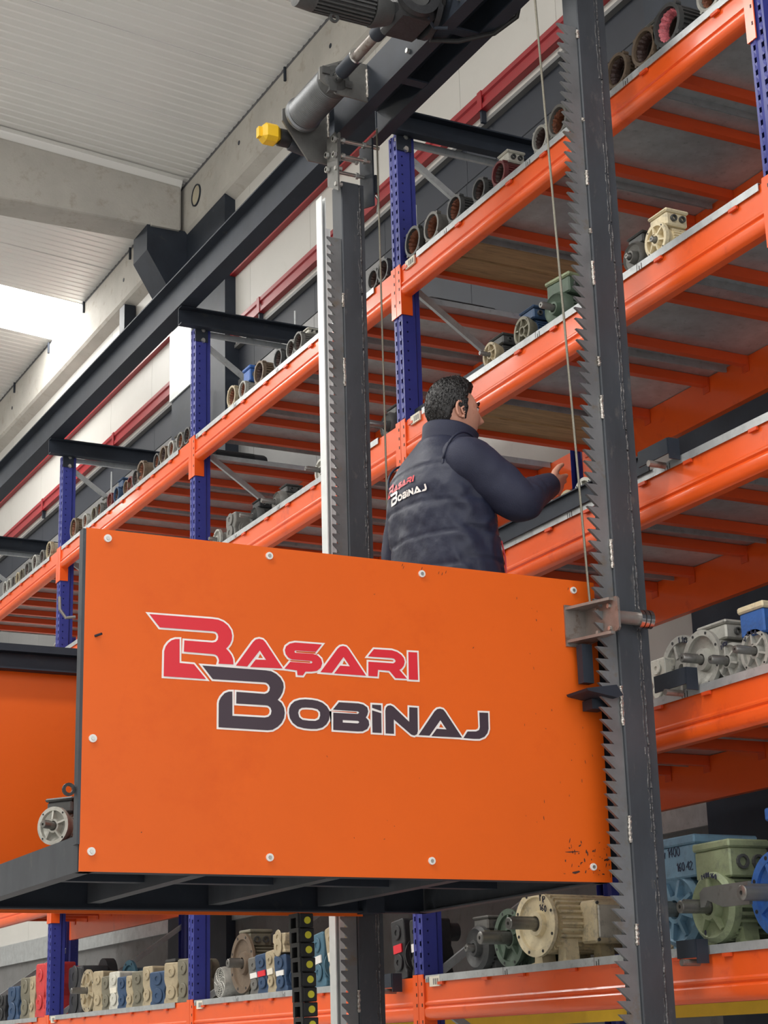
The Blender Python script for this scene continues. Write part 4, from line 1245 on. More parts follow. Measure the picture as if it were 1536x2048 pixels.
# --- second shelf
G2 = 'motors along the second shelf'
motor('cream motor with square terminal box right of the near mast on the second shelf', G2, XF + 0.02, 5.131, L2, 0.06, 0.24, 'cream', 0.07, 'cream', (0.02, 0.012), (0.02, 0.12, 0.11, 0.07, 'cream'), ribs=6)
motor('grey motor directly right of the near mast on the second shelf', G2, XF + 0.02, 5.299, L2, 0.065, 0.24, 'grey', None, None, (0.02, 0.012), (0.03, 0.12, 0.10, 0.05, 'dgrey'))
motor('green motor with tilted green terminal box left of the near mast', G2, XF + 0.03, 5.877, L2, 0.075, 0.28, 'dgreen', None, None, (0.07, 0.014), (0.03, 0.16, 0.15, 0.09, 'dgreen', 'green'), rz=0.12)
motor('blue and rust motor with round face on the second shelf above the worker', G2, XF + 0.02, 6.119, L2, 0.062, 0.24, 'dblue', 0.066, 'olive', (0.0, 0.012), (0.03, 0.13, 0.11, 0.06, 'dblue'), ribs=5)
motor('rusty yellowish flanged motor at the left end of the second shelf row above the worker', G2, XF + 0.02, 6.396, L2, 0.056, 0.24, 'dgrey', 0.058, 'beige', (0.05, 0.010), (0.04, 0.15, 0.11, 0.05, 'dgrey'), ribs=5)
tag(MB().prism([(3.93, L2 + 0.002), (3.99, L2 + 0.002), (3.99, L2 + 0.01), (3.94, L2 + 0.012), (3.94, L2 + 0.05), (3.99, L2 + 0.052), (3.99, L2 + 0.06), (3.93, L2 + 0.06)], 'Y', 6.46, 7.19).build('steel_profile', M['dark_steel']), 'long black steel profile lying along the second shelf above the worker', 'profile')
motor('grey motor with broad flange and shaft beside the galvanised rail on the second shelf', G2, XF + 0.03, 8.187, L2, 0.055, 0.24, 'dgrey', 0.064, 'alu', (0.085, 0.013), None)
motor('grey finned motor with shaft, second from the galvanised rail on the second shelf', G2, XF + 0.05, 8.816, L2, 0.066, 0.26, 'grey', None, None, (0.085, 0.014), (0.05, 0.15, 0.09, 0.05, 'dgrey'))
motor('dark greasy motor with tilted box, third from the galvanised rail on the second shelf', G2, XF + 0.04, 9.112, L2, 0.062, 0.24, 'dgrey', None, None, (0.08, 0.013), (0.02, 0.12, 0.10, 0.05, 'black'))
gearbox('grey cast gearmotor block on the second shelf just above the orange panel', G2, XF + 0.02, 9.392, L2, 0.15, 0.16, 0.14, 'grey', tagc=None)
motor('small motor with pale ring flange at the left end of the second shelf row', G2, XF + 0.02, 9.609, L2, 0.05, 0.2, 'grey', 0.062, 'lgrey', (0.05, 0.011), None)
motor('motor with dark shaft left of the blue post behind the worker, on the second shelf', G2, XF + 0.04, 7.453, L2, 0.07, 0.24, 'lgrey', None, 'dgrey', (0.11, 0.016), (0.04, 0.14, 0.1, 0.05, 'dgrey'))
motor('small grey motor on the second shelf beside the left edge of the orange panel', G2, XF + 0.03, 12.835, L2, 0.055, 0.2, 'lgrey', 0.06, 'lgrey', (0.05, 0.011), None)
# dark finned motors seen through the shelf gaps by the posts
motor('black finned motor lying on the top shelf just beyond the blue post behind the worker', None, 4.30, 7.66, L1, 0.055, 0.42, 'black', None, None, (0.0, 0.012), None, rz=0.0)
motor('black finned motor seen through the top shelf gap by the second-left blue post', None, 4.15, 10.40, L1, 0.055, 0.42, 'black', None, None, (0.0, 0.012), None)

# --- third shelf
G3 = 'parts along the third shelf by the worker'
X3 = 3.935
motor('pale aluminium flanged housing nearest the near mast on the third shelf', G3, X3, 5.80 * .995, L3, 0.06, 0.2, 'alu', 0.07, 'alu', (0.02, 0.012), None, ribs=6)
motor('pale aluminium flanged housing above the pointing hand on the third shelf', G3, X3, 5.93 * .995, L3, 0.055, 0.2, 'alu', 0.062, 'beige', (0.02, 0.012), None, ribs=6)
motor('pale aluminium flanged housing left of the pointing hand on the third shelf', G3, X3, 6.05 * .995, L3, 0.05, 0.2, 'white', 0.058, 'alu', (0.02, 0.012), None, ribs=6)
motor('small bright blue motor below the worker\'s sleeve on the third shelf', G3, X3, 6.17 * .995, L3, 0.045, 0.18, 'blue', None, None, (0.02, 0.010), (0.03, 0.1, 0.07, 0.05, 'blue'))
motor('small steel and copper motor at the left end of the third shelf row', G3, X3, 6.31 * .995, L3, 0.05, 0.18, 'dblue', 0.055, 'alu', (0.06, 0.011), None)

# --- fourth shelf
G4 = 'flanged motors along the fourth shelf'
X4 = 3.955


def strokes(*chars):
    """tiny stroke font for marker writing: (char, y, z, size)"""
    F_ = {'1': [[(.3, 0), (.3, 1), (.1, .75)]], '.': [[(.3, 0), (.32, .1)]], 'K': [[(0, 0), (0, 1)], [(.5, 1), (0, .5), (.55, 0)]], 'W': [[(0, 1), (.15, 0), (.3, .7), (.45, 0), (.6, 1)]], 'w': [[(0, .7), (.12, 0), (.26, .5), (.4, 0), (.52, .7)]], '4': [[(.45, 0), (.45, 1), (0, .35), (.6, .35)]],
          '0': [[(.25, 0), (0, .4), (.1, .9), (.35, 1), (.5, .6), (.45, .15), (.25, 0)]], '6': [[(.45, 1), (.1, .6), (.05, .2), (.3, 0), (.5, .25), (.3, .5), (.1, .3)]], '5': [[(.5, 1), (.1, 1), (.05, .6), (.4, .55), (.5, .25), (.25, 0), (0, .1)]], 'H': [[(0, 0), (0, 1)], [(.5, 0), (.5, 1)], [(0, .5), (.5, .5)]], 'P': [[(0, 0), (0, 1), (.45, .85), (.4, .55), (0, .45)]], '9': [[(.45, 0), (.5, .8), (.25, 1), (.05, .75), (.2, .5), (.5, .6)]],
          'T': [[(0, 1), (.5, 1)], [(.25, 1), (.25, 0)]], 'i': [[(.2, 0), (.2, .7)]], '2': [[(0, .8), (.25, 1), (.5, .75), (0, 0), (.55, 0)]], '/': [[(0, 0), (.4, 1)]], 'G': [[(.5, .85), (.2, 1), (0, .5), (.2, 0), (.5, .15), (.5, .45), (.3, .45)]], '7': [[(0, 1), (.5, 1), (.2, 0)]]}
    out = []
    for ch, y0, z0, s in chars:
        for st in F_[ch]:
            out.append([(y0 - a * s, z0 + b * s) for a, b in st])
    return out


gearbox('small pale cast housing right beside the near mast on the fourth shelf', G4, X4, 5.385, L4, 0.09, 0.17, 0.12, 'white', hub=False)
motor('white ring flange marked in blue ink behind the docking stop on the fourth shelf', G4, X4 + 0.035, 5.285, L4, 0.085, 0.26, 'alu', 0.125, 'lgrey', (0.0, 0.014), None, ribs=7, feet=False, zc=0.085 + 0.03, writing=strokes(('1', .05, .78, .17), ('.', -.06, .78, .15), ('1', -.12, .76, .17), ('K', -.24, .72, .17), ('w', -.36, .66, .16)))
motor('large bare aluminium flange with shaft, biggest on the fourth shelf', G4, X4 - 0.01, 5.107, L4, 0.085, 0.28, 'alu', 0.108, 'alu', (0.085, 0.016), (0.06, 0.22, 0.16, 0.07, 'alu'), ribs=0)
motor('grey smooth motor with brown shaft and marker writing on the fourth shelf', G4, X4 - 0.01, 4.959, L4, 0.068, 0.24, 'grey', None, 'lgrey', (0.075, 0.015), None, ribs=6, writing=strokes(('1', .5, .70, .22), ('1', .36, .78, .22), ('K', .2, .84, .2), ('W', .05, .84, .2)))
motor('pale motor with blue and cream terminal box, rightmost on the fourth shelf', G4, X4 - 0.015, 4.802, L4, 0.07, 0.26, 'cream', 0.076, 'lgrey', (0.085, 0.014), (-0.0, 0.13, 0.13, 0.11, 'blue', 'cream'), ribs=6, writing=strokes(('1', .6, .55, .22), ('K', .35, .78, .2), ('G', .1, .80, .2), ('0', -.15, .72, .2)))

# --- lowest visible shelf, nearest bay
G5 = 'large motors on the lowest visible shelf'
X5 = 3.95
lbm = motor('large light-blue motor with wide terminal box and marker writing behind the near mast', G5, X5 + 0.06, 5.46, L5, 0.135, 0.42, 'lblue', None, 'lblue', (0.11, 0.026), (0.0, 0.28, 0.29, 0.15, 'lblue', 'lblue'), ribs=8)
for st in strokes(('1', 0.10, 0.03, .034), ('1', .085, .03, .034), ('K', .07, .03, .034), ('w', .05, .03, .03), ('1', .02, .03, .034), ('4', .008, .03, .034), ('0', -.016, .03, .034), ('0', -.038, .03, .034), ('1', -.03, -.025, .03), ('6', -.042, -.025, .03), ('0', -.062, -.025, .03), ('4', -.09, -.025, .03), ('2', -.11, -.025, .03)):
    MB().tube([(-0.0012, a, 0.1485 + 0.108 + 0.05 + b) for a, b in st], 0.0018, 5).build('ink_stroke', M['ink'], lbm)
motor('large green motor with square terminal box, marker numbers on its shield', G5, X5, 5.18, L5, 0.122, 0.40, 'green', None, 'green', (0.125, 0.022), (0.03, 0.20, 0.20, 0.13, 'green'), ribs=5, writing=strokes(('1', .28, .80, .13), ('4', .18, .82, .13), ('0', .06, .84, .13), ('0', -.04, .84, .13), ('1', -.16, .80, .14), ('6', -.24, .80, .13), ('0', -.36, .76, .13), ('9', -.62, .1, .26), ('0', .3, -.75, .12)))
motor('bright blue motor with ribbed flange and chromed shaft at the right edge', G5, X5, 4.80, L5, 0.12, 0.40, 'blue', 0.145, 'blue', (0.155, 0.026), (0.06, 0.22, 0.20, 0.20, 'blue'), ribs=8)
tag(MB().prism([(0, 0.0), (0.10, -0.03), (0.27, -0.035), (0.27, 0.04), (0.06, 0.045), (-0.02, 0.045), (-0.05, 0.03), (-0.05, -0.02), (-0.02, -0.02)], 'Y', 0, 0.012).build('lever_bar', M['plate_steel'], None, None, (3.885, 5.10, L5 + 0.15), (0, 0, R(-97))), 'flat grey steel lever bar between the green and the blue motor', 'lever')
motor('large cream motor with side terminal box, steel shaft and blue marker writing', G5, X5 + 0.02, 6.36, L5, 0.12, 0.44, 'cream', 0.132, 'cream', (0.135, 0.024), (0.16, 0.34, 0.17, 0.07, 'cream', 'white'), ribs=0, boxy=True, rz=0.10, zc=0.165, writing=strokes(('T', -.28, .66, .2), ('i', -.42, .64, .2), ('P', -.48, .60, .2), ('1', -.28, .38, .18), ('6', -.38, .36, .18), ('0', -.52, .32, .18)))
motor('beige motor end seen behind the cream motor left of the near mast', G5, 4.32, 5.98, L5, 0.14, 0.36, 'beige', None, None, (0.0, 0.02), None)
motor('dark green motor with thick shaft and paint-splashed body left of the cream motor', G5, X5 + 0.05, 6.62, L5, 0.115, 0.36, 'dgreen', 0.12, 'dgreen', (0.14, 0.026), None, ribs=5)
motor('dark dusty motor lying beside the blue post on the lowest visible shelf', G5, X5 + 0.06, 6.93, L5, 0.095, 0.38, 'dgrey', None, None, (0.04, 0.016), (0.04, 0.16, 0.12, 0.06, 'grey'))
# --- lowest visible shelf, second bay
GB = 'gearboxes standing on the lowest visible shelf'
motor('rusty motor with big round flange and thick shaft, left part of the lowest shelf', G5, X5, 9.36, L5, 0.11, 0.40, 'olive', 0.16, 'rust', (0.085, 0.024), (0.02, 0.15, 0.14, 0.09, 'olive'), ribs=0, zc=0.175)
fc = thing('fan_cowl', 'pale motor fan cowl with spiral grille beside the blue post', 'fan cover', (X5, 9.68, L5), 0, None)
MB().lathe([(0.14, 0.05), (0.14, 0.085), (0.03, 0.088), (0.0, 0.082), (0.0, 0.076), (0.02, 0.076), (0.034, 0.05)], 0.088, 36).build('cowl', M['p_alu'], fc, 40)
gr = MB()
for rr in (0.022, 0.034, 0.046, 0.058, 0.069):
    gr.ring((0.002, 0, 0.088), (0.006, 0, 0.088), rr + 0.0022, rr - 0.0022, 30)
gr.cyl((0.0, 0, 0.088), (0.008, 0, 0.088), 0.014, n=16)
for k in range(9):
    a0 = k * 2 * math.pi / 9
    gr.tube([(0.003, math.cos(a0 + i * 0.14) * (0.012 + i * 0.0115), 0.088 + math.sin(a0 + i * 0.14) * (0.012 + i * 0.0115)) for i in range(7)], 0.0028, 6)
gr.build('grille', M['p_alu'], fc)
MB().cyl((0.018, 0, 0.088), (0.022, 0, 0.088), 0.0755, n=24).build('fan_shade_disc', M['black_rubber'], fc)  # black disc stands in for the shadow behind the grille
motor('olive motor with flat square terminal box behind the row of leaning gearboxes', G5, 4.12, 9.02, L5, 0.10, 0.32, 'olive', None, None, (0.0, 0.016), (0.02, 0.20, 0.16, 0.10, 'olive'))
gl = [(9.17, 'grey', 'white_plastic', -0.10, 0.10, .20, 'first pale'), (9.06, 'dblue', 'red_vinyl', -0.12, 0.10, .21, 'blue-grey'), (8.95, 'beige', 'paper', -0.12, 0.09, .22, 'dusty beige'), (8.83, 'dblue', 'white_plastic', -0.08, 0.11, .19, 'dark blue')]
for yy, c_, tg, ln, w_, h_, nm in gl:
    gearbox('%s worm gearbox leaning in the row between the rusty flange and the cable chain' % nm, GB, X5, yy, L5, w_, h_, 0.15, c_, rz=random.uniform(0.1, 0.35), lean=ln, tagc=tg)
gearbox('beige flat gearbox cover lying on top of the leaning gearboxes left of the cable chain', GB, X5, 8.86, L5 + 0.20, 0.16, 0.10, 0.1, 'beige', hub=False)
gearbox('tall blue-grey worm gearbox right of the cable chain', GB, X5, 8.36, L5, 0.14, 0.27, 0.16, 'teal', lean=-0.12, tagc='white_plastic')
gearbox('tall beige worm gearbox leaning against the blue one right of the cable chain', GB, X5, 8.18, L5, 0.13, 0.30, 0.16, 'beige', lean=-0.22, tagc='paper')
gearbox('black worm gearbox with red label right of the rear mast foot', GB, X5, 7.50, L5, 0.13, 0.27, 0.16, 'black', lean=-0.10, tagc='red_vinyl')
gearbox('black worm gearbox squeezed against the blue post behind the worker', GB, X5, 7.34, L5, 0.10, 0.26, 0.16, 'black', lean=-0.06, tagc='white_plastic')
# --- lowest visible shelf, third bay
gearbox('big black gearbox block beside the leftmost full blue post', GB, X5 + 0.02, 12.36, L5, 0.30, 0.32, 0.2, 'black', plate='dgrey')
motor('beige flange motor with long shaft beside the big black gearbox', G5, X5, 12.03, L5, 0.11, 0.3, 'beige', 0.14, 'beige', (0.11, 0.02), None, ribs=6)
motor('blue round motor end peeking above the beige flange', G5, 4.25, 12.05, L5 + 0.001, 0.12, 0.3, 'lblue', 0.17, 'teal', (0.0, 0.02), None, feet=False)
motor('olive motor with square terminal box behind the third-bay gearboxes', G5, 4.15, 10.98, L5, 0.10, 0.3, 'olive', None, None, (0.0, 0.02), (0.0, 0.16, 0.16, 0.10, 'dgrey'))
gl = [(11.80, 'beige', .11, .26, 'first beige'), (11.62, 'olive', .13, .22, 'first olive'), (11.47, 'white', .13, .24, 'pale, paper-tagged'), (11.31, 'dblue', .11, .20, 'narrow dark blue'), (11.17, 'beige', .10, .20, 'second beige'), (11.02, 'olive', .12, .22, 'second olive'), (10.85, 'beige', .12, .24, 'third beige'), (10.66, 'dblue', .15, .20, 'round-hubbed blue'), (10.44, 'beige', .13, .24, 'fourth beige'), (10.24, 'olive', .14, .25, 'last olive')]
for yy, c_, w_, h_, nm in gl:
    gearbox('%s worm gearbox in the row between the two left blue posts' % nm, GB, X5, yy, L5, w_, h_, 0.16, c_, rz=random.uniform(0.05, 0.4), lean=random.uniform(-0.06, 0.03), tagc='paper' if 'paper' in nm else None, plate='lgrey' if 'round' in nm else None)
# --- lowest visible shelf, farthest bay
gl = [(14.10, 'black', .15, .20, 'small black'), (13.79, 'dblue', .21, .25, 'blue'), (13.47, 'olive', .19, .30, 'olive grey'), (13.29, 'beige', .10, .30, 'thin beige'), (13.10, 'red', .17, .38, 'tall red'), (12.90, 'red', .14, .38, 'half-hidden red')]
for yy, c_, w_, h_, nm in gl:
    gearbox('%s upright gearbox in the row left of the leftmost full blue post' % nm, GB, X5, yy, L5, w_, h_, 0.18, c_, hub=(c_ == 'dblue'), rz=0.12)
# motor riding in the basket
bm_ = motor('grey flanged motor with steel shaft lying in the basket behind the panel edge', None, 1.70, 5.55, FLZ, 0.052, 0.2, 'lgrey', 0.060, 'alu', (0.05, 0.012), (0.03, 0.13, 0.10, 0.05, 'dgrey'), ribs=5, feet=False)
bm_.rotation_euler.z = R(35)


# ================================================================ the worker
NAVY = mat('navy_softshell', (44, 47, 66), 0.62, 0, 0.10, 6, bump=0.25, bscale=300, spec=0.3)
NAVY2 = mat('navy_quilted_vest', (36, 40, 60), 0.5, 0, 0.10, 5, bump=0.3, bscale=25, spec=0.4)
SKIN = mat('skin', (205, 150, 128), 0.5, 0, 0.08, 14, (188, 118, 100), 0.15)
HAIR = mat('black_hair', (26, 24, 25), 0.42, 0, 0.35, 60, bump=0.5, bscale=140, stretch=(1, 1, 0.4))
STUB = mat('stubble', (150, 112, 98), 0.6, 0, 0.12, 90)
person = thing('person', 'worker in dark navy vest and jacket standing in the basket, reaching to the shelf', 'person', (3.2, 5.62, FLZ))
OX, OY, OZ = 3.2, 5.62, FLZ


def loc(p):
    return Vector((p[0] - OX, p[1] - OY, p[2] - OZ))


def loft(rings, n=40, caps=True, fn=None):
    """rings: (cx, cy, cz, a, b, tilt_x) ellipses stacked upward, super-elliptic"""
    mb = MB()
    v, f = [], []
    for k, (cx, cy, cz, a, b, tl) in enumerate(rings):
        for i in range(n):
            t = 2 * math.pi * i / n
            c, s = math.cos(t), math.sin(t)
            e = 0.88
            x = math.copysign(abs(c) ** e, c) * a
            yy = math.copysign(abs(s) ** e, s) * b
            d = fn(k, t) if fn else 1.0
            v.append(loc((cx + x * d, cy + yy * d, cz + x * tl)))
    for k in range(len(rings) - 1):
        for i in range(n):
            j = (i + 1) % n
            f.append((k * n + i, k * n + j, (k + 1) * n + j, (k + 1) * n + i))
    if caps:
        f += [tuple(range(n - 1, -1, -1)), tuple(range((len(rings) - 1) * n, len(rings) * n))]
    return mb.add(v, f)


def interp(keys, zs):
    out = []
    for z in zs:
        for a, b in zip(keys, keys[1:]):
            if a[2] <= z <= b[2] + 1e-9:
                t = (z - a[2]) / (b[2] - a[2])
                t2 = t
                out.append(tuple(a[q] + (b[q] - a[q]) * (t2 if q != 2 else t) for q in range(6)))
                break
    return out


HC = Vector((3.240, 5.585, 3.926))          # head centre
HYAW = R(-4)


def head_pt(u, w, off=0.0):
    """u: azimuth (0 = face, +X), w: polar -pi/2..pi/2 ; returns local-to-head coordinates"""
    x, y_, z = math.cos(w) * math.cos(u), math.cos(w) * math.sin(u), math.sin(w)
    px, py, pz = x * 0.100, y_ * 0.077, z * 0.122
    if z < 0:
        k = -z
        py *= 1 - 0.30 * k ** 1.6
        if x < 0:
            px *= 1 - 0.42 * k
        else:
            px *= 1 - 0.05 * k
            pz *= 1 + 0.03 * x
    g = lambda a, b, s, d, e: math.exp(-((py - a) / s) ** 2 - ((pz - b) / d) ** 2) * (1 if x > 0 else 0) * e
    px += g(0, -0.020, 0.012, 0.015, 0.025) + g(0, 0.004, 0.010, 0.02, 0.012) + g(0, -0.028, 0.019, 0.008, 0.007)
    px += g(0, 0.034, 0.05, 0.010, 0.005) - g(0.030, 0.016, 0.014, 0.010, 0.010) - g(-0.030, 0.016, 0.014, 0.010, 0.010)
    px += g(0.034, -0.012, 0.02, 0.02, 0.004) + g(-0.034, -0.012, 0.02, 0.02, 0.004)
    px += g(0, -0.056, 0.022, 0.006, 0.007) - g(0, -0.063, 0.022, 0.0025, 0.004) + g(0, -0.071, 0.02, 0.006, 0.006) + g(0, -0.098, 0.026, 0.014, 0.010)
    nrm = Vector((x / 0.1, y_ / 0.077, z / 0.122)).normalized()
    return Vector((px, py, pz)) + nrm * off


def head_world(p):
    c, s = math.cos(HYAW), math.sin(HYAW)
    q = Vector((p.x * c - p.y * s, p.x * s + p.y * c, p.z))
    # slight nod
    q = Vector((q.x * math.cos(R(-3)) + q.z * math.sin(R(-3)), q.y, -q.x * math.sin(R(-3)) + q.z * math.cos(R(-3))))
    return loc(HC + q)


def sphere_grid(nu, nw, off=0.0):
    v, f = [], []
    for j in range(1, nw):
        w = -math.pi / 2 + math.pi * j / nw
        for i in range(nu):
            v.append(head_world(head_pt(2 * math.pi * i / nu, w, off)))
    for j in range(nw - 2):
        for i in range(nu):
            k = (i + 1) % nu
            f.append((j * nu + i, j * nu + k, (j + 1) * nu + k, (j + 1) * nu + i))
    f += [tuple(range(nu - 1, -1, -1)), tuple(range((nw - 2) * nu, (nw - 1) * nu))]
    return v, f


# --- body: one continuous mesh (torso, limbs, neck, head, hands) fused by voxel remesh
SH_R, EL_R, WR_R = Vector((3.190, 5.405, 3.69)), Vector((3.362, 5.345, 3.530)), Vector((3.575, 5.455, 3.652))
SH_L, EL_L, WR_L = Vector((3.175, 5.835, 3.69)), Vector((3.16, 5.90, 3.42)), Vector((3.25, 5.88, 3.17))
body = MB()
keys = [(3.2, 5.62, 3.12, .12, .17, 0), (3.2, 5.62, 3.30, .125, .165, 0), (3.19, 5.62, 3.55, .13, .19, 0), (3.185, 5.62, 3.70, .11, .19, 0), (3.19, 5.62, 3.76, .075, .11, 0)]
v0 = loft(interp(keys, [3.12 + 0.64 * i / 14 for i in range(15)]), 32)
body.add(v0.v, v0.f)
body.tube([loc((3.19, 5.615, 3.72)), loc((3.20, 5.605, 3.80)), loc((3.215, 5.59, 3.87))], [0.068, 0.060, 0.058], 20)
hv, hf = sphere_grid(72, 48)
body.add(hv, hf)
for a, b, c in ((SH_R, EL_R, WR_R), (SH_L, EL_L, WR_L)):
    body.tube([loc(a), loc(a.lerp(b, .5)), loc(b), loc(b.lerp(c, .3)), loc(c)], [0.055, 0.05, 0.043, 0.042, 0.028], 16)
for s in (-1, 1):
    hx = 5.62 + s * 0.095
    body.tube([loc((3.2, hx, 3.16)), loc((3.21, hx + s * .01, 2.95)), loc((3.215, hx + s * .02, 2.74)), loc((3.205, hx + s * .02, 2.55)), loc((3.19, hx + s * .02, 2.33))], [0.10, 0.082, 0.058, 0.055, 0.038], 16)
    body.tube([loc((3.17, hx + s * .02, 2.315)), loc((3.25, hx + s * .025, 2.30)), loc((3.36, hx + s * .03, 2.288))], [0.04, 0.04, 0.026], 14)


def hand(w, fwd, pup, side, curl, spread):
    """palm and five fingers rooted at wrist w; fwd: finger direction, pup: thumb side, side: palm normal"""
    f_, u_ = fwd.normalized(), pup.normalized()
    n_ = f_.cross(u_).normalized()
    if n_.dot(side) < 0:
        n_ = -n_
    P_ = lambda a, b, c: loc(w + f_ * a + u_ * b + n_ * c)
    v, f = [], []
    secs = [(-0.01, .024, .020), (0.02, .030, .019), (0.055, .040, .017), (0.088, .041, .014), (0.098, .036, .010)]
    n = 16
    for a, hw, th in secs:
        for i in range(n):
            t = 2 * math.pi * i / n
            v.append(P_(a, math.cos(t) * hw - 0.002, math.sin(t) * th))
    for k in range(len(secs) - 1):
        for i in range(n):
            j = (i + 1) % n
            f.append((k * n + i, k * n + j, (k + 1) * n + j, (k + 1) * n + i))
    f += [tuple(range(n - 1, -1, -1)), tuple(range((len(secs) - 1) * n, len(secs) * n))]
    body.add(v, f)
    for k, (b, L, r) in enumerate(((0.030, 0.074, .0095), (0.010, 0.082, .0098), (-0.011, 0.076, .0093), (-0.030, 0.060, .0082))):
        pts = []
        a0, c0, ang = 0.082, 0.0, 0.0
        pts.append(P_(a0, b * 0.95, 0))
        for q, seg in enumerate((0.45, 0.30, 0.25)):
            ang += curl[k] * (0.7 if q == 0 else 0.9)
            a0 += math.cos(ang) * L * seg
            c0 += math.sin(ang) * L * seg
            pts.append(P_(a0, b + spread * (b) * (q + 1) * 0.12, c0))
        body.tube(pts, [r * 1.12, r * 1.05, r, r * 0.72], 10)
    body.tube([P_(0.018, 0.018, 0.006), P_(0.045, 0.046, 0.014), P_(0.072, 0.066, 0.014), P_(0.098, 0.078, 0.010)], [0.016, 0.0135, 0.0115, 0.0075], 10)


hand(WR_R + Vector((0.006, 0.003, 0.004)), Vector((0.80, 0.52, 0.22)), Vector((0.10, -0.30, 1)), Vector((-0.4, 0.7, 0.1)), (0.10, 0.16, 0.26, 0.36), 0.6)
hand(WR_L, Vector((0.25, -0.05, -0.9)), Vector((1, 0.1, 0.2)), Vector((0, -1, 0)), (0.5, 0.55, 0.6, 0.65), 0.3)
bo = body.build('body', SKIN, person)
rm = bo.modifiers.new('fuse', 'REMESH')
rm.mode = 'VOXEL'
rm.voxel_size = 0.0045
sm = bo.modifiers.new('soften', 'SMOOTH')
sm.iterations = 4
sm.factor = 0.5
bpy.context.view_layer.update()
dg = bpy.context.evaluated_depsgraph_get()
me_ = bpy.data.meshes.new_from_object(bo.evaluated_get(dg))
bo.modifiers.clear()
bo.data = me_
for p in me_.polygons:
    p.use_smooth = True
if not me_.materials:
    me_.materials.append(SKIN)

# --- ears, eyes, brows, stubble
for s in (-1, 1):
    e = MB()
    hx = -0.008
    pts = []
    for i in range(13):
        t = R(-60) + R(290) * i / 12
        rr = (0.019, 0.031)
        pts.append(head_world(Vector((hx - 0.004 - math.sin(t) * 0 - math.cos(t) * rr[0] * (-1), s * (0.079 + 0.010 * (0.5 + 0.5 * math.cos(t + math.pi))), -0.004 + math.sin(t) * rr[1]))))
    e.tube(pts, [0.0035] + [0.0048] * 11 + [0.004], 8)
    inner = [head_world(Vector((hx - 0.004 + math.cos(2 * math.pi * i / 14) * 0.018, s * (0.0775 + 0.004 * math.cos(2 * math.pi * i / 14 + math.pi)), -0.004 + math.sin(2 * math.pi * i / 14) * 0.030))) for i in range(14)]
    back = [p + (head_world(Vector((0, s * -0.008, 0))) - head_world(Vector((0, 0, 0)))) for p in inner]
    e.add(inner + back, [tuple(range(14)), tuple(range(27, 13, -1))] + [(i, (i + 1) % 14, 14 + (i + 1) % 14, 14 + i) for i in range(14)])
    e.tube([head_world(Vector((hx + 0.010, s * 0.083, 0.006))), head_world(Vector((hx - 0.002, s * 0.086, -0.002))), head_world(Vector((hx + 0.002, s * 0.086, -0.016))), head_world(Vector((hx + 0.010, s * 0.083, -0.024)))], 0.004, 8)
    e.tube([head_world(Vector((hx + 0.006, s * 0.080, -0.030))), head_world(Vector((hx + 0.004, s * 0.081, -0.038)))], [0.008, 0.006], 10)
    e.build('ear', SKIN, person, 60)
    c = head_world(Vector((0.078, s * 0.031, 0.016)))
    ey = MB()
    bm = bmesh.new()
    bmesh.ops.create_uvsphere(bm, u_segments=14, v_segments=10, radius=0.0125)
    ey.add([(w.co + c)[:] for w in bm.verts], [[w.index for w in q.verts] for q in bm.faces])
    bm.free()
    ey.build('eye', mat('eye_white', (225, 220, 214), 0.3, 0, 0.02, 10), person, 60)
    MB().tube([head_world(Vector((0.078, s * 0.048, 0.019))), head_world(Vector((0.0905, s * 0.034, 0.0225))), head_world(Vector((0.092, s * 0.022, 0.019)))], [0.002, 0.003, 0.002], 6).build('eyelash', HAIR, person)
    MB().tube([head_world(Vector((0.076, s * 0.053, 0.034))), head_world(Vector((0.091, s * 0.038, 0.040))), head_world(Vector((0.098, s * 0.018, 0.037)))], [0.002, 0.0052, 0.0035], 8).build('eyebrow', HAIR, person)

# --- hair: cap swept back, cut short at the nape, longer at the crown
nu, nw = 96, 56
rng = random.Random(11)


def hair_depth(u, w):
    """thickness of hair at a head direction, 0 where skin shows"""
    uu = abs((u + math.pi) % (2 * math.pi) - math.pi)      # 0 face ... pi back
    z = math.sin(w)
    front = R(62)
    low = -0.62
    if uu < front:
        lim = 0.66 + 0.05 * math.cos(u * 3)
    elif uu < R(98):
        t = (uu - front) / R(36)
        lim = 0.60 * (1 - t) ** 1.3 + 0.02 * t
        if uu > R(76):
            lim = min(lim, 0.12 - 0.50 * max(0, 1 - abs(uu - R(84)) / R(9)))   # sideburn
    elif uu < R(116):
        lim = 0.20 - 0.3 * (uu - R(98)) / R(18)
    else:
        lim = low + (0.50 * max(0, (R(135) - uu) / R(19)))
    d = z - lim
    if d <= 0:
        return 0.0
    base = 0.009 + 0.016 * max(0, z) + (0.012 if uu < R(70) else 0.004) * max(0, z - 0.3)
    return base * min(1, d / 0.10)


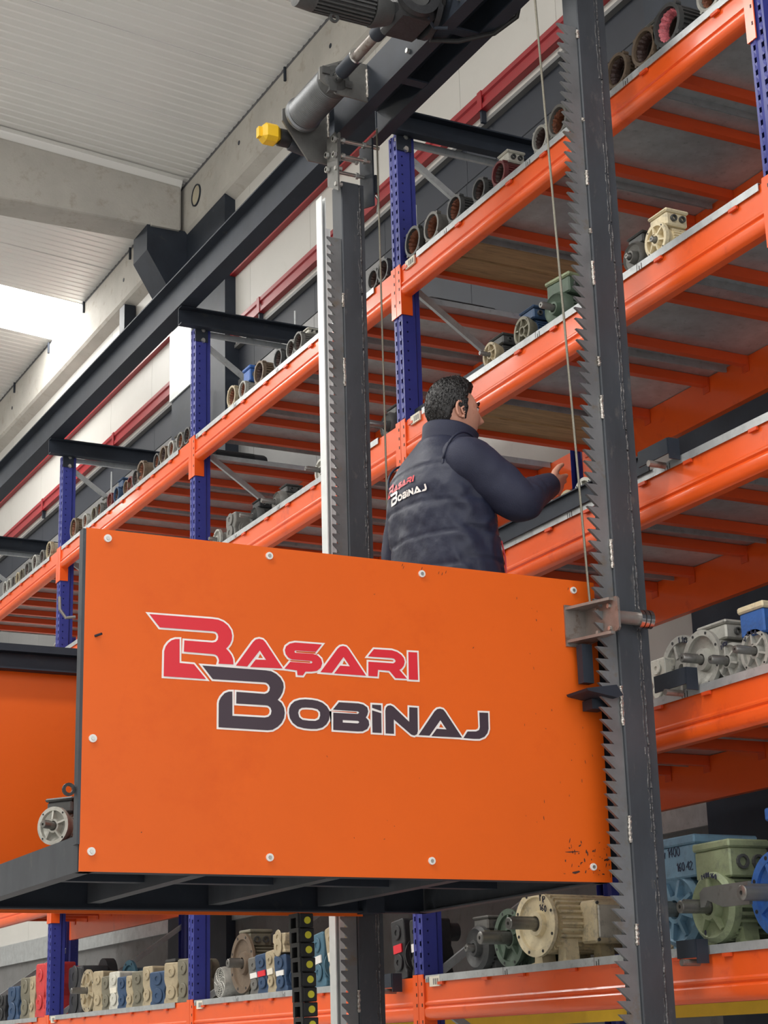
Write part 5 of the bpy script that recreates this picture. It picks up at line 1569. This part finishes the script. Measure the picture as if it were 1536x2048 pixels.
hm = MB()
v, f, idx = [], [], {}
for j in range(1, nw):
    w = -math.pi / 2 + math.pi * j / nw
    for i in range(nu):
        u = 2 * math.pi * i / nu
        dd = hair_depth(u, w)
        if dd > 0:
            dd += 0.0022 * math.sin(u * 23 + w * 31) + 0.0018 * math.sin(u * 41 - w * 17) + rng.uniform(-.0012, .0012)
        idx[(j, i)] = len(v)
        v.append(head_world(head_pt(u, w, max(dd, 0) if dd > 0 else -0.004)))
for j in range(1, nw - 1):
    for i in range(nu):
        k = (i + 1) % nu
        w = -math.pi / 2 + math.pi * j / nw
        if any(hair_depth(2 * math.pi * q / nu, -math.pi / 2 + math.pi * r_ / nw) > 0 for r_ in (j, j + 1) for q in (i, k)):
            f.append((idx[(j, i)], idx[(j, k)], idx[(j + 1, k)], idx[(j + 1, i)]))
f.append(tuple(idx[(nw - 1, i)] for i in range(nu)))
hm.add(v, f)
hm.weld = True
ho_ = hm.build('hair', HAIR, person, 180)
st = MB()
for q in range(2600):
    u = rng.uniform(0, 2 * math.pi)
    w = math.asin(rng.uniform(-0.6, 1.0))
    dd = hair_depth(u, w)
    if dd < 0.006:
        continue
    # swept back and down
    du = 0.12 * (1 if math.sin(u) > 0 else -1) * rng.uniform(0.4, 1.3)
    dw = -rng.uniform(0.02, 0.12) if abs((u + math.pi) % (2 * math.pi) - math.pi) > 1.2 else rng.uniform(-0.02, 0.05)
    p0 = head_world(head_pt(u, w, dd * 0.7))
    p1 = head_world(head_pt(u + du * 0.5, w + dw * 0.5, dd + 0.0035))
    p2 = head_world(head_pt(u + du, w + dw, dd + rng.uniform(0.000, 0.004)))
    sd = (p2 - p0).cross(p1 - head_world(Vector((0, 0, 0)))).normalized() * rng.uniform(0.0010, 0.0022)
    st.add([p0 - sd, p0 + sd, p1 + sd, p1 - sd, p2], [(0, 1, 2, 3), (3, 2, 4)])
so_ = MB()
so_.v, so_.f = st.v, st.f
s_ = so_.build('hair_strands', HAIR, person)
s_['kind'] = 'stuff'

# --- quilted vest
from mathutils import noise as mnoise


def vest_fn(zs):
    seams = (3.668, 3.535, 3.415, 3.30)

    def fn(k, t):
        z = zs[k]
        dmin = min(abs(z - s - 0.006 * math.sin(t * 2 + s * 9) - 0.02 * (math.cos(t) < -0.2) * (s < 3.6) * math.sin(t)) for s in seams)
        d = 1.0 - 0.022 * math.exp(-(dmin / 0.006) ** 2)
        amp = min(1, max(0, (3.70 - z) / 0.14))
        c, q = math.cos(t), math.sin(t)
        n1 = mnoise.noise(Vector((c * 1.9 + q * 0.8, q * 2.4, z * 11 + c * 2)))
        n2 = mnoise.noise(Vector((c * 4 + 5, q * 4 - 3, z * 24 + q * 5)))
        n3 = 1 - abs(mnoise.noise(Vector((c * 2.5 + 9, q * 2.5, z * 15 - q * 4)))) * 2
        return d + amp * (0.042 * n1 + 0.018 * n2 + 0.034 * (n3 - 0.5))
    return fn


vk = [(3.215, 5.62, 3.08, .172, .245, 0), (3.215, 5.62, 3.16, .184, .258, 0), (3.205, 5.62, 3.30, .178, .252, 0), (3.195, 5.62, 3.46, .176, .252, 0), (3.183, 5.62, 3.60, .168, .25, 0), (3.180, 5.62, 3.69, .148, .235, 0), (3.184, 5.618, 3.745, .122, .19, 0), (3.190, 5.612, 3.79, .094, .128, -0.05), (3.195, 5.606, 3.81, .086, .098, -0.08)]
zs = [3.08 + (3.81 - 3.08) * i / 90 for i in range(91)]
vest = loft(interp(vk, zs), 96, True, vest_fn(zs))
vo = vest.build('vest', NAVY2, person, 180)
part_label(vo, 'quilted navy body-warmer vest with lettering on the back')
# standing collar, open at the front
cv, cf = [], []
nC = 48
for k, (zz, a, b, tl) in enumerate(((3.770, .098, .108, -0.10), (3.800, .098, .102, -0.12), (3.83, .098, .099, -0.15), (3.862, .103, .102, -0.18), (3.868, .098, .097, -0.18), (3.83, .088, .088, -0.15), (3.79, .085, .088, -0.12))):
    for i in range(nC + 1):
        t = R(14) + (2 * math.pi - R(28)) * i / nC
        wob = 1 + 0.012 * math.sin(t * 5 + zz * 40)
        cv.append(loc((3.207 + math.cos(t) * a * (1.10 if math.cos(t) > 0 else 1.0) * wob + (zz - 3.78) * 0.22, 5.60 + math.sin(t) * b * wob, zz + math.cos(t) * tl * a)))
for k in range(6):
    for i in range(nC):
        o1 = k * (nC + 1) + i
        cf.append((o1, o1 + 1, o1 + nC + 2, o1 + nC + 1))
co = MB().add(cv, cf).build('collar', NAVY, vo, 180)
part_label(co, 'stiff standing collar')
# armhole edges: thin piped seam round the top of each sleeve
for cpt, nv in ((Vector((3.186, 5.452, 3.680)), Vector((0.30, -0.86, -0.26))), (Vector((3.177, 5.815, 3.682)), Vector((0.1, 0.9, -0.3)))):
    nv.normalize()
    a1 = nv.cross(Vector((0, 0, 1))).normalized()
    a2 = nv.cross(a1).normalized()
    pts = [loc(cpt + (a1 * math.cos(2 * math.pi * i / 36) + a2 * math.sin(2 * math.pi * i / 36) * 1.2) * 0.101) for i in range(37)]
    MB().tube(pts, 0.0045, 8).build('armhole_edge', NAVY2, vo, 180)


# --- jacket sleeves
def sleeve(a, b, c, radii, name='sleeve'):
    pts, rs = [], []
    path = [a + Vector((-0.01, 0.085 if a.y < 5.6 else -0.085, 0.012)), a, a.lerp(b, .5), b, b.lerp(c, .33), b.lerp(c, .66), c]
    # catmull-rom
    N = 9
    for i in range(len(path) - 1):
        p0, p1, p2, p3 = path[max(i - 1, 0)], path[i], path[i + 1], path[min(i + 2, len(path) - 1)]
        for q in range(N):
            t = q / N
            pts.append(0.5 * ((2 * p1) + (p2 - p0) * t + (2 * p0 - 5 * p1 + 4 * p2 - p3) * t * t + (3 * p1 - p0 - 3 * p2 + p3) * t ** 3))
            rs.append(radii[i] + (radii[i + 1] - radii[i]) * t)
    pts.append(c)
    rs.append(radii[-1])
    mb = MB()
    n = 40
    prev = None
    v, f = [], []
    for i, p in enumerate(pts):
        d = (pts[min(i + 1, len(pts) - 1)] - pts[max(i - 1, 0)]).normalized()
        u_ = d.orthogonal().normalized() if prev is None else (prev - d * prev.dot(d)).normalized()
        prev = u_
        w_ = d.cross(u_)
        for k in range(n):
            t = 2 * math.pi * k / n
            wr = 1 + 0.02 * math.sin(i * 0.9 + 2 * math.sin(t * 2)) * math.sin(t + i * .2) + 0.09 * (0.35 - abs(mnoise.noise(Vector((i * 0.16, math.cos(t) * 1.3 + i * 0.05, math.sin(t) * 1.3 + p.x * 3)))))
            v.append(loc(p + (u_ * math.cos(t) + w_ * math.sin(t)) * rs[i] * wr))
    for i in range(len(pts) - 1):
        for k in range(n):
            j = (k + 1) % n
            f.append((i * n + k, i * n + j, (i + 1) * n + j, (i + 1) * n + k))
    f += [tuple(range(n - 1, -1, -1)), tuple(range((len(pts) - 1) * n, len(pts) * n))]
    return mb.add(v, f).build(name, NAVY, person, 180)


CUFF_R = EL_R.lerp(WR_R, 0.94)
sl = sleeve(SH_R + Vector((0, 0.01, -0.008)), EL_R, CUFF_R, (0.072, 0.092, 0.089, 0.079, 0.066, 0.056, 0.047))
part_label(sl, 'navy jacket sleeve of the outstretched right arm')
sleeve(SH_L + Vector((0, -0.02, -0.008)), EL_L, EL_L.lerp(WR_L, 0.94), (0.072, 0.09, 0.083, 0.074, 0.064, 0.055, 0.047))
# --- trousers and shoes (behind the panel)
for s in (-1, 1):
    hx = 5.62 + s * 0.095
    tr = MB().tube([loc((3.2, hx, 3.20)), loc((3.21, hx + s * .01, 2.95)), loc((3.215, hx + s * .02, 2.74)), loc((3.205, hx + s * .02, 2.55)), loc((3.195, hx + s * .02, 2.33))], [0.125, 0.102, 0.082, 0.075, 0.068], 24)
    tr.build('trouser_leg', NAVY, person, 180)
    MB().tube([loc((3.14, hx + s * .02, 2.305)), loc((3.20, hx + s * .022, 2.312)), loc((3.30, hx + s * .028, 2.303)), loc((3.385, hx + s * .03, 2.292))], [0.038, 0.05, 0.046, 0.028], 20).build('shoe', M['black_rubber'], person, 180)
# red piping at the pocket side
MB().tube([loc((3.372, 5.50, 3.42)), loc((3.388, 5.505, 3.36)), loc((3.392, 5.51, 3.30)), loc((3.382, 5.505, 3.24))], 0.0035, 6).build('red_piping', M['red_vinyl'], vo)

# --- lettering on the back of the vest, laid on its surface
bpy.context.view_layer.update()
bvh = BVHTree.FromPolygons([Vector(p) for p in vest.v], [q for q in vest.f])
SCL = 0.00023
for c_, o_, h_ in LOGO:
    m_ = M['red_vinyl'] if c_ == 'r' else M['white_vinyl']

    def fn(u, v):
        yy = 0.125 - (u - 210) * SCL
        zz = 3.655 - OZ + (v - 800) * SCL * 1.15
        hit = bvh.ray_cast(Vector((-0.8, yy, zz)), Vector((1, 0, 0)))
        if hit[0] is None:
            return Vector((-0.14, yy, zz))
        return hit[0] + Vector((-0.0045, 0, 0))
    mb = MB()
    decal(mb, o_, h_, fn)
    part_label(mb.build('back_letter', m_, vo), '%s printed letter on the back' % ('red' if c_ == 'r' else 'white'))
